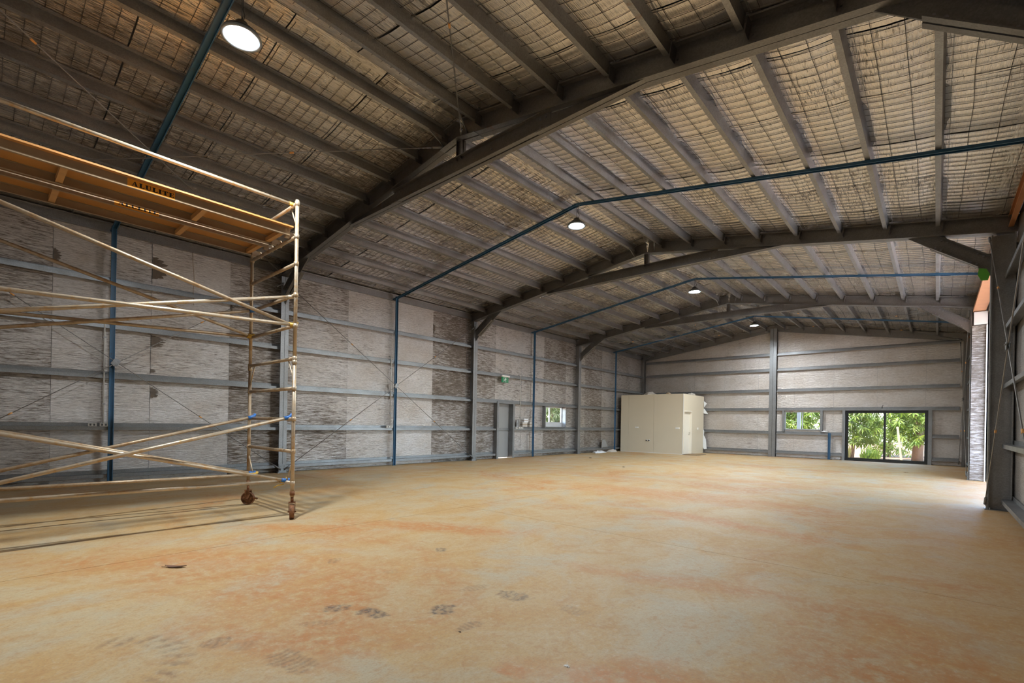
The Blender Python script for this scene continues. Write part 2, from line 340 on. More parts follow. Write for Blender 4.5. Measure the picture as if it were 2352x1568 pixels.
def floor():
    import numpy as np
    nrm_ = lambda x, y, k, o: mnoise.noise(Vector((x*k+o, y*k, o*0.7)))
    xs = [-0.05, 7.14, 14.1]; ys = [-1.7, 5.49, 12.3, 19.2, 26.2]; g = 0.003
    def axis(a, b, f0, f1, fine, coarse):
        out = [a]
        while out[-1] < b-1e-6:
            x = out[-1]; st = fine if f0-0.001 <= x < f1 else coarse; n = x+st
            if x < f0 < n: n = f0
            out.append(b if n > b-st*0.3 else n)
        return np.array(out)
    allv, allf, allc = [], [], []; off = 0
    for i in range(2):
        for j in range(4):
            X = axis(xs[i]+(g if i else 0), xs[i+1]-(g if i < 1 else 0), 8.25, 11.2, 0.011, 0.12) if j == 0 else axis(xs[i]+(g if i else 0), xs[i+1]-(g if i < 1 else 0), 99, 99, 0.1, 0.12)
            Y = axis(ys[j]+(g if j else 0), ys[j+1]-(g if j < 3 else 0), 0.25, 3.65, 0.011, 0.12) if (j == 0 and i == 1) else axis(ys[j]+(g if j else 0), ys[j+1]-(g if j < 3 else 0), 99, 99, 0.1, 0.12)
            gx, gy = np.meshgrid(X, Y, indexing='ij'); nx, ny = gx.shape; P = np.stack([gx, gy, np.zeros_like(gx)], -1).reshape(-1, 3)
            px, py = P[:, 0], P[:, 1]; col = np.zeros((len(P), 4), np.float32); col[:, 3] = 1
            near = np.zeros(len(P), bool)
            for cx, cy, *_ in BOOT: near |= (abs(px-cx) < 0.3) & (abs(py-cy) < 0.3)
            near |= (np.hypot(px-9.55, py-0.42) < 0.56)
            w1 = np.ones(len(P)); w2 = np.zeros(len(P))
            for k in np.nonzero(near)[0]:
                w1[k] = max(0.55, 0.9+0.9*nrm_(px[k], py[k], 11, 4)+0.5*nrm_(px[k], py[k], 27, 2)); w2[k] = nrm_(px[k], py[k], 20, 9)+0.6*nrm_(px[k], py[k], 45, 5)
            def loc(cx, cy, ang):
                dx, dy = px-cx, py-cy; return dx*math.cos(ang)+dy*math.sin(ang), dy*math.cos(ang)-dx*math.sin(ang)
            for cx, cy, ang, la, lb, s_ in DUST:
                a, b = loc(cx, cy, ang); d = (a/la)**2+(b/lb)**2; sel = d < 3
                w = np.ones(len(P)); w[sel] = [0.85+0.9*nrm_(px[k], py[k], 2.6, 3) for k in np.nonzero(sel)[0]]
                col[:, 2] = np.maximum(col[:, 2], np.clip(1.15-d*w, 0, 1)*min(1.0, s_*1.25))
            for cx, cy, ang, la, lb, s_, ribs in BOOT:
                a, b = loc(cx, cy, ang); d = abs(a/la)**2.4+abs(b/lb)**2.4
                e = np.clip(np.clip(1.1-d*w1, 0, 1)*2.2, 0, 1); dark = s_ > 0.5 and ribs < 17
                rb = np.sin((a+2.5*b*b)*ribs*6.28+w2*(3.2 if dark else 1.2)); rb = np.clip(0.62+(0.36 if dark else 0.38)*rb, 0, 1)
                q = 0 if dark else 1; col[:, q] = np.maximum(col[:, q], np.clip(e*rb*s_*1.3, 0, 1))
            a, b = px-9.55, py-0.42; rr = np.hypot(a, b); th = np.arctan2(b, a)
            ring = np.clip((1-abs(rr-0.42)/0.10)*2, 0, 1)*(th > 0.2)*(th < 2.9)*np.clip(0.5+0.5*np.sin(th*26+rr*26+w2*1.1), 0, 1)*np.clip(0.6+0.8*w2, 0, 1)
            col[:, 1] = np.maximum(col[:, 1], ring*0.75)
            idx = np.arange(nx*ny).reshape(nx, ny); f = np.stack([idx[:-1, :-1], idx[1:, :-1], idx[1:, 1:], idx[:-1, 1:]], -1).reshape(-1, 4)+off
            allv.append(P); allf.append(f); allc.append(col); off += len(P)
    mb = MB(); mb.box(-0.05, 14.1, -1.7, 26.2, -0.16, -0.012)
    for i in range(2):                                   # walls of the sawn joints
        for j in range(4):
            x0, x1, y0, y1 = xs[i]+(g if i else 0), xs[i+1]-(g if i < 1 else 0), ys[j]+(g if j else 0), ys[j+1]-(g if j < 3 else 0)
            c4 = [(x0, y0), (x1, y0), (x1, y1), (x0, y1)]
            for k in range(4):
                p, q = c4[k], c4[(k+1) % 4]; mb.quad((p[0], p[1], -0.012), (q[0], q[1], -0.012), (q[0], q[1], 0), (p[0], p[1], 0))
    ev = np.array(mb.v, float); ef = np.array(mb.f)+off; ec = np.zeros((len(ev), 4), np.float32); ec[:, 3] = 1
    v = np.concatenate(allv+[ev]); f = np.concatenate(allf+[ef]); c = np.concatenate(allc+[ec]).astype(np.float32)
    me = bpy.data.meshes.new('floor'); me.vertices.add(len(v)); me.vertices.foreach_set('co', v.astype(np.float32).ravel())
    me.loops.add(len(f)*4); me.loops.foreach_set('vertex_index', f.astype(np.int32).ravel())
    me.polygons.add(len(f)); me.polygons.foreach_set('loop_start', (np.arange(len(f))*4).astype(np.int32)); me.polygons.foreach_set('loop_total', np.full(len(f), 4, np.int32))
    me.update(calc_edges=True); ca = me.color_attributes.new('stain', 'FLOAT_COLOR', 'POINT'); ca.data.foreach_set('color', c.ravel())
    me.materials.append(M['floor']); o = bpy.data.objects.new('floor', me); COL.objects.link(o)
    struct(o, 'dusty concrete slab stained with red earth')
floor()
struct(MB().box(-45, 60, -40, 75, -0.4, -0.17).build('ground', M['soil']), 'bare red soil around the shed')

# ---- foil sheets
def sheet(mb, P, us, vs, holes, amp, seed):
    """grid of quads over us x vs, leaving out holes (u0,u1,v0,v1); P(u,v,d) gives the 3D point"""
    def fill(a, step):
        out = []
        for i in range(len(a)-1):
            n = max(1, int(round((a[i+1]-a[i])/step)))
            out += [a[i]+(a[i+1]-a[i])*k/n for k in range(n)]
        return out+[a[-1]]
    for h in holes:
        us = us+[x for x in h[:2] if us[0] < x < us[-1]]; vs = vs+[x for x in h[2:] if vs[0] < x < vs[-1]]
    us = fill(sorted(set(us)), 0.2); vs = fill(sorted(set(vs)), 0.2); idx = {}
    def vid(i, j):
        if (i, j) not in idx:
            u, v = us[i], vs[j]; e = 0.0 if i in (0, len(us)-1) else 1.0
            d = amp*mnoise.noise(Vector((u*1.7+seed*3.1, v*1.7, seed)))*e + amp*0.6*mnoise.noise(Vector((u*0.6, v*5+seed, 3.3)))*e
            idx[i, j] = len(mb.v); mb.v.append(tuple(P(u, v, d)))
        return idx[i, j]
    for i in range(len(us)-1):
        for j in range(len(vs)-1):
            cu, cv = (us[i]+us[i+1])/2, (vs[j]+vs[j+1])/2
            if any(h[0] < cu < h[1] and h[2] < cv < h[3] for h in holes): continue
            mb.sm.add(len(mb.f)); mb.f.append((vid(i, j), vid(i+1, j), vid(i+1, j+1), vid(i, j+1)))
def panes(x, holes, span, z0, z1):
    """rectangles covering span x (z0,z1) except holes"""
    ys = sorted(set([span[0], span[1]]+[h for q in holes for h in q[:2]])); out = []
    for a, b in zip(ys[:-1], ys[1:]):
        zs = sorted(set([z0, z1]+[h for q in holes if q[0] <= a and q[1] >= b for h in q[2:]]))
        for c, d in zip(zs[:-1], zs[1:]):
            if not any(q[0] <= a and q[1] >= b and q[2] <= c and q[3] >= d for q in holes): out.append((a, b, c, d))
    return out
DOOR = (13.60, 14.43, 0.0, 2.16); WIN1 = (16.62, 18.10, 1.27, 2.17)
SLID = (9.90, 12.71, 0.0, 2.23); WIN2 = (7.49, 8.95, 1.34, 2.18)
OPEN = (12.40, 18.86, 0.0, 4.72)
# left wall
lh = [DOOR, WIN1]
mb = MB()
for a, b, c, d in panes(0, lh, (-1.7, 26.2), 0.0, zb(-0.05)+0.245): mb.box(-0.05, -0.01, a, b, c, d)
wall_left = struct(mb.build('wall_left', M['cladding']), 'long foil lined shed wall with exit door')
seams = [-1.55, -0.53, 1.02, 2.59, 4.147, 5.70, 7.28, 8.85, 10.43, 12.0, 13.55, 15.12, 16.62, 18.3, 19.9, 21.49, 23.0, 24.36, 26.03]
dirts = [0.5, 0.75, 0.35, 0.35, 0.85, 0.6, 0.25, 0.2, 0.95, 0.9, 0.55, 0.5, 0.95, 0.7, 0.85, 0.5, 0.6, 0.5]
for i in range(len(seams)-1):
    o = (i % 2)*0.005
    mb = MB(); sheet(mb, lambda u, v, d, o=o: (W0+o+d, u, v), [seams[i]+0.003, seams[i+1]-0.003], [0.015, 5.34], lh, 0.008, i)
    mb.build('foil_sheet', M['foil_wall'], wall_left, dirt=dirts[i % len(dirts)])
# right wall
mb = MB()
for a, b, c, d in panes(0, [OPEN], (-1.7, 26.2), 0.0, zb(14.1)+0.245): mb.box(14.06, 14.10, a, b, c, d)
wall_right = struct(mb.build('wall_right', M['cladding']), 'foil lined long wall with open roller doorway')
seams_r = [-1.55, 0.0, 1.55, 3.1, 4.65, 6.2, 7.75, 9.3, 10.85, 12.40, 14.0, 15.6, 17.2, 18.86, 20.4, 21.95, 23.5, 26.03]
for i in range(len(seams_r)-1):
    mb = MB(); sheet(mb, lambda u, v, d, o=(i % 2)*0.005: (W1-o-d, u, v), [seams_r[i]+0.003, seams_r[i+1]-0.003], [0.015, 5.22], [OPEN], 0.012, i+40)
    mb.build('foil_sheet', M['foil_wall'], wall_right, dirt=0.15+0.3*random.random())
# far end wall (gable) and near end wall (gable)
def gable(name, y, holes, seams, sgn, label, seed):
    mb = MB()
    for a, b, c, d in panes(0, holes, (-0.05, 14.1), 0.0, 5.0): mb.box(a, b, y+sgn*0.05, y+sgn*0.09, c, d)
    mb.ext([(-0.05, 5.0), (14.1, 5.0), (14.1, zb(14.1)+0.2), (RX, zb(RX)+0.2), (-0.05, zb(-0.05)+0.2)], (0, y+sgn*0.05, 0), (0, y+sgn*0.09, 0), (1, 0, 0), (0, 0, 1))
    w = struct(mb.build(name, M['cladding']), label)
    for i in range(len(seams)-1):
        a, b = seams[i]+0.003, seams[i+1]-0.003; o = (i % 2)*0.005
        def P(u, v, d, o=o): return (u, y-sgn*(o+d), 0.015+v*(min(zb(u)+0.12, zb(a)+SL*(u-a)+0.12 if u < RX else 9)-0.015))
        hs = [(h[0], h[1], h[2]/5.9, h[3]/5.9) for h in holes]
        mb = MB()
        if any(h[0] < b and h[1] > a for h in holes):
            sheet(mb, lambda u, v, d, o=o: (u, y-sgn*(o+d), v), [a, b], [0.015, 4.3], holes, 0.007, i+seed)
            sheet(mb, lambda u, v, d, o=o: (u, y-sgn*(o+d), 4.3+v*(zb(u)+0.12-4.3)), [a, b], [0.0, 0.33, 0.66, 1.0], [], 0.007, i+seed)
        else:
            sheet(mb, lambda u, v, d, o=o: (u, y-sgn*(o+d), 0.015+v*(zb(u)+0.105)), [a, b], [k/24 for k in range(25)], [], 0.007, i+seed)
        mb.build('foil_sheet', M['foil_end'], w, dirt=0.02+0.16*random.random())
    return w
wall_back = gable('wall_back', YE, [SLID, WIN2], [0.06, 1.505, 3.10, 4.67, 6.29, 7.87, 9.44, 11.02, 12.62, 13.99], 1, 'far gable wall lined with foil around sliding door', 80)
wall_front = gable('wall_front', YN, [], [0.06, 1.5, 3.1, 4.7, 6.3, 7.9, 9.5, 11.1, 12.6, 13.99], -1, 'near gable wall lined with foil', 120)

# ---- roof
mb = MB()
for xa, xb in ((-0.2, RX), (RX, 14.25)):
    for za, zc in ((0.24, 0.27),):
        mb.v += [(xa, -1.75, zb(xa)+za), (xb, -1.75, zb(xb)+za), (xb, 26.3, zb(xb)+za), (xa, 26.3, zb(xa)+za),
                 (xa, -1.75, zb(xa)+zc), (xb, -1.75, zb(xb)+zc), (xb, 26.3, zb(xb)+zc), (xa, 26.3, zb(xa)+zc)]
        n = len(mb.v)-8
        mb.f += [tuple(n+i for i in q) for q in ((0,1,2,3),(7,6,5,4),(0,4,5,1),(1,5,6,2),(2,6,7,3),(3,7,4,0))]
ceiling = struct(mb.build('ceiling', M['cladding']), 'pitched roof lined with foil blanket over steel purlins')
XS = [0.0] + PURL + [14.03]
def sag(x, y):
    for a, b in zip(XS[:-1], XS[1:]):
        if a <= x <= b:
            t = (x-a)/(b-a); k = 4*t*(1-t)
            return -0.035*k*(0.75+0.5*mnoise.noise(Vector((y*0.9, a*2.3, 0.5)))) - 0.004
    return 0.0
def zf(x, y): return zb(x)+PD+0.012+sag(x, y)
for side, first in ((0, 7.87), (1, 7.38)):
    ys = [first+1.318*k for k in range(-8, 16)]; ys = [-1.53]+[y for y in ys if -1.3 < y < 25.8]+[26.03]
    xs = [x for i in range(len(XS)-1) for x in [XS[i]+(XS[i+1]-XS[i])*k/4 for k in range(4)]]+[XS[-1]]
    xs = [x for x in xs if (x < RX-0.01 if side == 0 else x > RX+0.01)]; xs = (xs+[RX]) if side == 0 else ([RX]+xs)
    for j in range(len(ys)-1):
        mb = MB(); n = 9; o = 0.004*(j % 2)
        for i, x in enumerate(xs):
            for k in range(n):
                y = ys[j]+0.009+(ys[j+1]-ys[j]-0.018)*k/(n-1)
                d = 0.006*mnoise.noise(Vector((x*2.2, y*2.2, j*1.3))) - (0.012 if k in (0, n-1) else 0.0)*(0.5+0.5*mnoise.noise(Vector((x*3, j*2.0, side))))
                mb.v.append((x, y, zf(x, y)+o+d))
        for i in range(len(xs)-1):
            for k in range(n-1):
                a = i*n+k; mb.sm.add(len(mb.f)); mb.f.append((a, a+1, a+n+1, a+n))
        mb.build('foil_blanket', M['foil_roof'], ceiling, dirt=random.choice((0.25, 0.45, 0.6, 0.75)) if side == 0 else random.choice((0.0, 0.1, 0.25, 0.4)))
# safety mesh under the blanket, one per slope and bay
for side in (0, 1):
    for bi, (ya, yb) in enumerate(BAYS):
        mb = MB(); r = 0.0032
        xs = [x for i in range(len(XS)-1) for x in (XS[i], (XS[i]*2+XS[i+1])/3, (XS[i]+2*XS[i+1])/3)]+[XS[-1]]
        xs = [x for x in xs if (0.1 < x < RX-0.02 if side == 0 else RX+0.02 < x < 13.9)]
        y = ya+0.14; k = 0
        while y < yb-0.1:
            pts = [(x, y+0.012*mnoise.noise(Vector((x*1.3, k*3.0, side))), zf(x, y)-0.009) for x in xs]
            mb.tube(pts, r, 3, False); y += 0.152; k += 1
        x = 0.35 if side == 0 else RX+0.2
        while x < (RX-0.1 if side == 0 else 13.8):
            if min(abs(x-p) for p in PURL) > 0.06:
                n = 18; pts = []
                for q in range(n+1):
                    yy = ya+0.11+(yb-ya-0.22)*q/n; xx = x+0.035*mnoise.noise(Vector((yy*0.8, x*5, 2)))
                    pts.append((xx, yy, zf(xx, yy)-0.012))
                mb.tube(pts, r, 3, False)
            x += 0.275
        mb.build('safety_mesh', M['wire'], ceiling, kind='stuff')
# purlins butting into the rafters
for bi, (ya, yb) in enumerate(BAYS):
    for x in PURL:
        s = -SL if x > RX else SL; s = SL if x < RX else -SR
        nrm = Vector((-s, 0, 1)).normalized(); tan = Vector((1, 0, s)).normalized()
        c = Vector((x+0.03, 0, zb(x)))+nrm*(PD/2)
        mb = MB(); mb.ext(zprof2(PD, 0.062), c+V(0, ya+0.085, 0), c+V(0, yb-0.085, 0), nrm, tan)
        mb.build('purlin', M['purlin'], ceiling)
    for x, xx, sg in ((0.06, 0.10, 1), (13.94, 13.90, -1)):     # eave struts
        mb = MB(); zc = zb(xx)+0.03
        mb.ext(cprof(0.20, 0.07), (x, ya+0.03, zc), (x, yb-0.03, zc), (0, 0, 1), (sg, 0, 0))
        if sg < 0: pass
        mb.build('eave_strut', M['purlin'] if sg > 0 else M['bounce_orange'], ceiling)

# ---- girts
GZ = [0.20, 1.18, 2.24, 3.27, 4.20]
def girt(parent, p0, p1, inward):
    # web level, inner flange hanging down
    mb = MB(); mb.ext(zprof2(0.145, 0.072), p0, p1, inward, (0, 0, -1)); return mb.build('girt', M['galv'], parent)
for bi, (ya, yb) in enumerate(BAYS):
    for z in GZ:
        spans = [(ya+0.02, yb-0.02)]
        if bi == 2 and z < 2.2: spans = [(ya+0.02, DOOR[0]-0.13), (DOOR[1]+0.13, yb-0.02)]
        for a, b in spans: girt(wall_left, (W0+0.012+0.0725, a, z), (W0+0.012+0.0725, b, z), (1, 0, 0))
    if bi != 2:
        for z in GZ: girt(wall_right, (W1-0.012-0.0725, ya+0.02, z), (W1-0.012-0.0725, yb-0.02, z), (-1, 0, 0))
for z in (0.24, 1.17, 2.30, 3.21, 4.22, 4.97):
    for a, b in ((0.32, 6.82), (7.14, 13.64)):
        if z == 4.97:
            a = max(a, 0.32)
        segs = [(a, b)]
        if a > 7 and z < 2.0: segs = [(a, 9.80), (12.84, b)]
        for s0, s1 in segs: girt(wall_back, (s0, YE-0.012-0.0725, z), (s1, YE-0.012-0.0725, z), (0, -1, 0))

# ------------------------------------------------------------------ portal frames
def nrmtan(left):
    s = SL if left else -SR
    return Vector((-s, 0, 1)).normalized(), Vector((1, 0, s)).normalized()
RD = 0.30
def rz(x): return zb(x)-0.175                        # underside of the rafter
CXL, CXR = (0.01, 0.30), (13.66, 13.97)
def portal(y, label):
    t = thing('portal_frame', label, 'steel frame', (7.0, y, 0), None)
    for (x0, x1), sg in ((CXL, 1), (CXR, -1)):
        mb = MB(); xc = (x0+x1)/2; top = rz(x0 if sg > 0 else x1)+0.004
        for s in (-1, 1): mb.ext(cprof(x1-x0, 0.095, 0.02), (xc, y+s*0.004, 0.012), (xc, y+s*0.004, top), (1, 0, 0), (0, s, 0))
        col = mb.build('column', M['column'], t)
        mb = MB(); mb.box(x0-0.03, x1+0.03, y-0.13, y+0.13, 0.0, 0.012)
        for dx in (0.04, x1-x0-0.04):
            for s in (-1, 1): bolt(mb, (x0+dx, y+s*0.11, 0.012), (0, 0, 1), 0.014, 0.03)
        mb.build('base_plate', M['galv'], col)
        xf = x1 if sg > 0 else x0
        mb = MB(); mb.box(xf-0.002 if sg > 0 else xf-0.008, xf+0.008 if sg > 0 else xf+0.002, y-0.09, y+0.09, 0.02, 0.23)
        for zz in (0.07, 0.125, 0.18):
            for s in (-1, 1): bolt(mb, (xf+sg*0.008, y+s*0.05, zz), (sg, 0, 0), 0.012, 0.01)
        mb.build('cover_plate', M['galv'], col)
    for left in (True, False):
        n, tg = nrmtan(left); xa, xb = (0.0, RX) if left else (RX, 13.985)
        mb = MB()
        pa = Vector((xa, y, rz(xa)))+n*RD/2; pb = Vector((xb, y, rz(xb)))+n*RD/2
        for s in (-1, 1): mb.ext(cprof(RD, 0.095, 0.02), pa+V(0, s*0.004, 0), pb+V(0, s*0.004, 0), n, (0, s, 0))
        raf = mb.build('rafter', M['frame'], t)
        # purlin cleats on both faces
        for x in [p for p in PURL if (p < RX) == left]:
            for s in (-1, 1):
                mb = MB(); c = Vector((x+0.045, y, rz(x)))
                a0, a1 = 0.10, 0.26
                pl = [c+n*a0+V(0, s*0.008, 0), c+n*a1+V(0, s*0.008, 0), c+n*a1+V(0, s*0.15, 0), c+n*a0+V(0, s*0.15, 0)]
                mb.poly(pl); mb.poly([p+tg*0.006 for p in pl][::-1])
                for q in range(4): mb.quad(pl[q], pl[(q+1) % 4], pl[(q+1) % 4]+tg*0.006, pl[q]+tg*0.006)
                w = [c+n*a0+V(0, s*0.009, 0)+tg*0.006, c+n*a1+V(0, s*0.009, 0)+tg*0.006, c+n*a1+V(0, s*0.009, 0)+tg*0.06, c+n*a0+V(0, s*0.009, 0)+tg*0.06]
                mb.poly(w if s < 0 else w[::-1])
                for a in (0.14, 0.22): bolt(mb, c+n*a+V(0, s*0.009, 0)+tg*0.035, (0, s, 0), 0.012, 0.012)
                mb.build('cleat', M['frame'], raf)
        # knee brace with gussets
        if left: top, bot, e = Vector((1.28, y, rz(1.28)+0.0)), Vector((0.29, y, 4.57)), 1
        else: top, bot, e = Vector((12.70, y, rz(12.70)+0.0)), Vector((13.67, y, 4.42)), -1
        d = (bot-top).normalized(); nn = Vector((0, -1, 0)).cross(d); nn = nn if nn.z > 0 else -nn
        q0, q1 = top+d*0.24, bot-d*0.13
        mb = MB()
        for s in (-1, 1): mb.ext(cprof(0.24, 0.075, 0.016), q0+V(0, s*0.012, 0), q1+V(0, s*0.012, 0), nn, (0, s, 0))
        kb = mb.build('knee_brace', M['frame'], t)
        mb = MB()
        for qq in (q0+d*0.06, q0+d*0.16, q1-d*0.06, q1-d*0.16):
            for a in (-0.075, 0.075):
                for s in (-1, 1): bolt(mb, qq+nn*a+V(0, s*0.017, 0), (0, s, 0), 0.016, 0.016)
        mb.build('bolt_set', M['galv'], kb, kind='stuff')
        mb = MB(); xg0, xg1 = ((0.95, 1.62) if left else (12.44, 13.02)); g = 0.010
        gp = [Vector((xg0, y-g, rz(xg0)+0.03)), Vector((xg1, y-g, rz(xg1)+0.03)), q0+d*0.18-nn*0.11+V(0, -g, 0), q0+d*0.18+nn*0.11+V(0, -g, 0)]
        if not left: gp = [gp[0], gp[1], q0+d*0.18+nn*0.11+V(0, -g, 0), q0+d*0.18-nn*0.11+V(0, -g, 0)]
        mb.poly(gp); mb.poly([p+V(0, 2*g, 0) for p in gp][::-1])
        for q in range(4): mb.quad(gp[q], gp[(q+1) % 4], gp[(q+1) % 4]+V(0, 2*g, 0), gp[q]+V(0, 2*g, 0))
        mb.build('gusset_plate', M['frame'], kb); mb = MB()
        xc = CXL[1]-0.02 if left else CXR[0]+0.02
        gp = [Vector((xc, y-g, bot.z+0.20)), Vector((xc, y-g, bot.z-0.22)), q1-d*0.10-nn*0.11+V(0, -g, 0), q1-d*0.10+nn*0.11+V(0, -g, 0)]
        mb.poly(gp); mb.poly([p+V(0, 2*g, 0) for p in gp][::-1])
        for q in range(4): mb.quad(gp[q], gp[(q+1) % 4], gp[(q+1) % 4]+V(0, 2*g, 0), gp[q]+V(0, 2*g, 0))
        mb.build('gusset_plate', M['frame'], kb)
    # collar tie
    z0, z1 = 5.545, 5.80
    mb = MB()
    for s in (-1, 1): mb.ext(cprof(z1-z0, 0.075, 0.016), (5.10, y+s*0.012, (z0+z1)/2), (8.85, y+s*0.012, (z0+z1)/2), (0, 0, 1), (0, s, 0))
    tie = mb.build('collar_tie', M['frame'], t)
    for xa, xb, sg in ((3.55, 5.32, 1), (8.63, 10.33, -1)):
        mb = MB(); g = 0.010
        pts = [(xa, z0+0.0), (xb, z0+0.0), (xb, z1-0.01), (xb-0.02*0, min(z1-0.01, rz(xb)+0.02)), (xa, rz(xa)+0.02)] if sg > 0 else [(xa, z0), (xb, z0), (xb, rz(xb)+0.02), (xa, min(z1-0.01, rz(xa)+0.02))]
        if sg > 0: pts = [(xa, z0), (xb, z0), (xb, z1-0.01), (xa, rz(xa)+0.02)]
        mb.ext(pts, (0, y-g, 0), (0, y+g, 0), (1, 0, 0), (0, 0, 1))
        for s in (-1, 1): mb.box(xa, xb if sg > 0 else xb, y+s*0.008 if s > 0 else y-0.078, y+0.078 if s > 0 else y-0.008, z0-0.006, z0)
        mb.build('gusset_plate', M['frame'], tie)
    mb = MB()
    for x in (5.18, 5.28, 8.67, 8.77, 6.2, 7.7):
        for zz in ((z0+0.06, z1-0.06) if x < 6 or x > 8 else ((z0+z1)/2,)):
            for s in (-1, 1): bolt(mb, (x, y+s*0.017, zz), (0, s, 0), 0.014, 0.014)
    mb.build('bolt_set', M['galv'], tie, kind='stuff')
    mb = MB()
    for s in (-1, 1): mb.ext(cprof(0.11, 0.05, 0.012), (6.97, y+s*0.01, z1-0.05), (6.97, y+s*0.01, rz(RX)+0.04), (1, 0, 0), (0, s, 0))
    mb.build('king_strut', M['frame'], t)
    # bent plate under the ridge joint
    mb = MB()
    for s in (-1, 1):
        y0, y1 = (y-0.115, y-0.012) if s < 0 else (y+0.012, y+0.115)
        for left in (True, False):
            xa, xb = (RX-0.42, RX) if left else (RX, RX+0.42)
            pts = [(xa, rz(xa)-0.008), (xb, rz(xb)-0.008), (xb, rz(xb)), (xa, rz(xa))]
            mb.ext(pts, (0, y0, 0), (0, y1, 0), (1, 0, 0), (0, 0, 1))
            for k in (0.12, 0.2, 0.3):
                xx = RX-k if left else RX+k; bolt(mb, (xx, (y0+y1)/2, rz(xx)-0.008), (0, 0, -1), 0.009, 0.006)
    mb.build('apex_plate', M['galv'], t)
    mb = MB()
    for x0_, x1_ in ((6.62, 6.62), (7.38, 7.10)):
        pass
    mb.tube([(6.64, y-0.42, zb(6.64)), (6.64, y-0.09, rz(6.64)+0.02)], 0.013, 5); mb.build('fly_brace', M['galv'], t)
    mb = MB(); mb.tube([(7.36, y-0.42, zb(7.36)), (7.22, y-0.09, rz(7.22)+0.02)], 0.013, 5); mb.build('fly_brace', M['galv'], t)
    return t
PF = ['galvanised steel portal frame carrying the roof just past the scaffold tower',
      'galvanised steel portal frame between the braced foil wall and the grey exit door',
      'galvanised steel portal frame between the small wall window and the cream room']
p0 = portal(FR[0], PF[0])
for k in (1, 2): copy_tree(p0, (0, FR[k]-FR[0], 0), PF[k])
# end frame against the far wall
t = thing('gable_frame', 'steel gable frame standing against the far foil wall', 'steel frame', (7.0, YE-0.15, 0))
ye = YE-0.13
for x in (0.16, 6.98, 13.82):
    mb = MB(); top = rz(x)+0.12
    for s in (-1, 1): mb.ext(cprof(0.24, 0.145 if x == 6.98 else 0.09, 0.02), (x+s*0.004, ye, 0.0), (x+s*0.004, ye, top), (0, 1, 0), (s, 0, 0))
    mb.build('column', M['galv'] if x == 6.98 else M['frame'], t)
for left in (True, False):
    n, tg = nrmtan(left); xa, xb = (0.16, RX) if left else (RX, 13.82); mb = MB()
    pa = Vector((xa, ye-0.02, rz(xa)))+n*RD/2; pb = Vector((xb, ye-0.02, rz(xb)))+n*RD/2
    mb.ext(cprof(RD, 0.09, 0.02), pa, pb, n, (0, 1, 0)); raf = mb.build('rafter', M['frame'], t)
    for x in [p for p in PURL if (p < RX) == left]:
        c = Vector((x+0.045, ye-0.02, rz(x))); mb = MB(); mb.ext([(0.10, -0.10), (0.26, -0.10), (0.26, 0), (0.10, 0)], c, c+tg*0.006, n, (0, 1, 0)); mb.build('cleat', M['frame'], raf)

# ------------------------------------------------------------------ blue channels
BL = ['blue painted steel channel post and roof bar crossing behind the scaffold tower',
      'blue painted steel channel post and roof bar across the rod braced foil wall',
      'blue painted steel channel post and roof bar between exit door and small window',
      'blue painted steel channel post and roof bar beside the cream room']
def blue_frame(y, label):
    t = thing('blue_channel_frame', label, 'steel channel', (W0+0.2, y, 0))
    mb = MB(); mb.ext(cprof(0.085, 0.045, 0.012), (W0+0.165, y, 0.0), (W0+0.165, y, zb(0.25)+0.02), (0, 1, 0), (1, 0, 0)); mb.build('post', M['blue'], t)
    for left in (True, False):
        n, tg = nrmtan(left); xa, xb = (0.06, RX-0.02) if left else (RX+0.02, 13.86)
        mb = MB(); pa = Vector((xa, y, zb(xa)-0.004)); pb = Vector((xb, y, zb(xb)-0.004))
        mb.ext(cprof(0.085, 0.045, 0.012), pa, pb, (0, 1, 0), -n); mb.build('roof_bar', M['blue'], t)
    mb = MB(); mb.box(RX-0.08, RX+0.08, y-0.036, y+0.036, zb(RX)-0.035, zb(RX)-0.01); mb.build('splice_plate', M['blue'], t)
    return t
b0 = blue_frame(MIDS[0], BL[0])
for k in (1, 2, 3): copy_tree(b0, (0, MIDS[k]-MIDS[0], 0), BL[k])

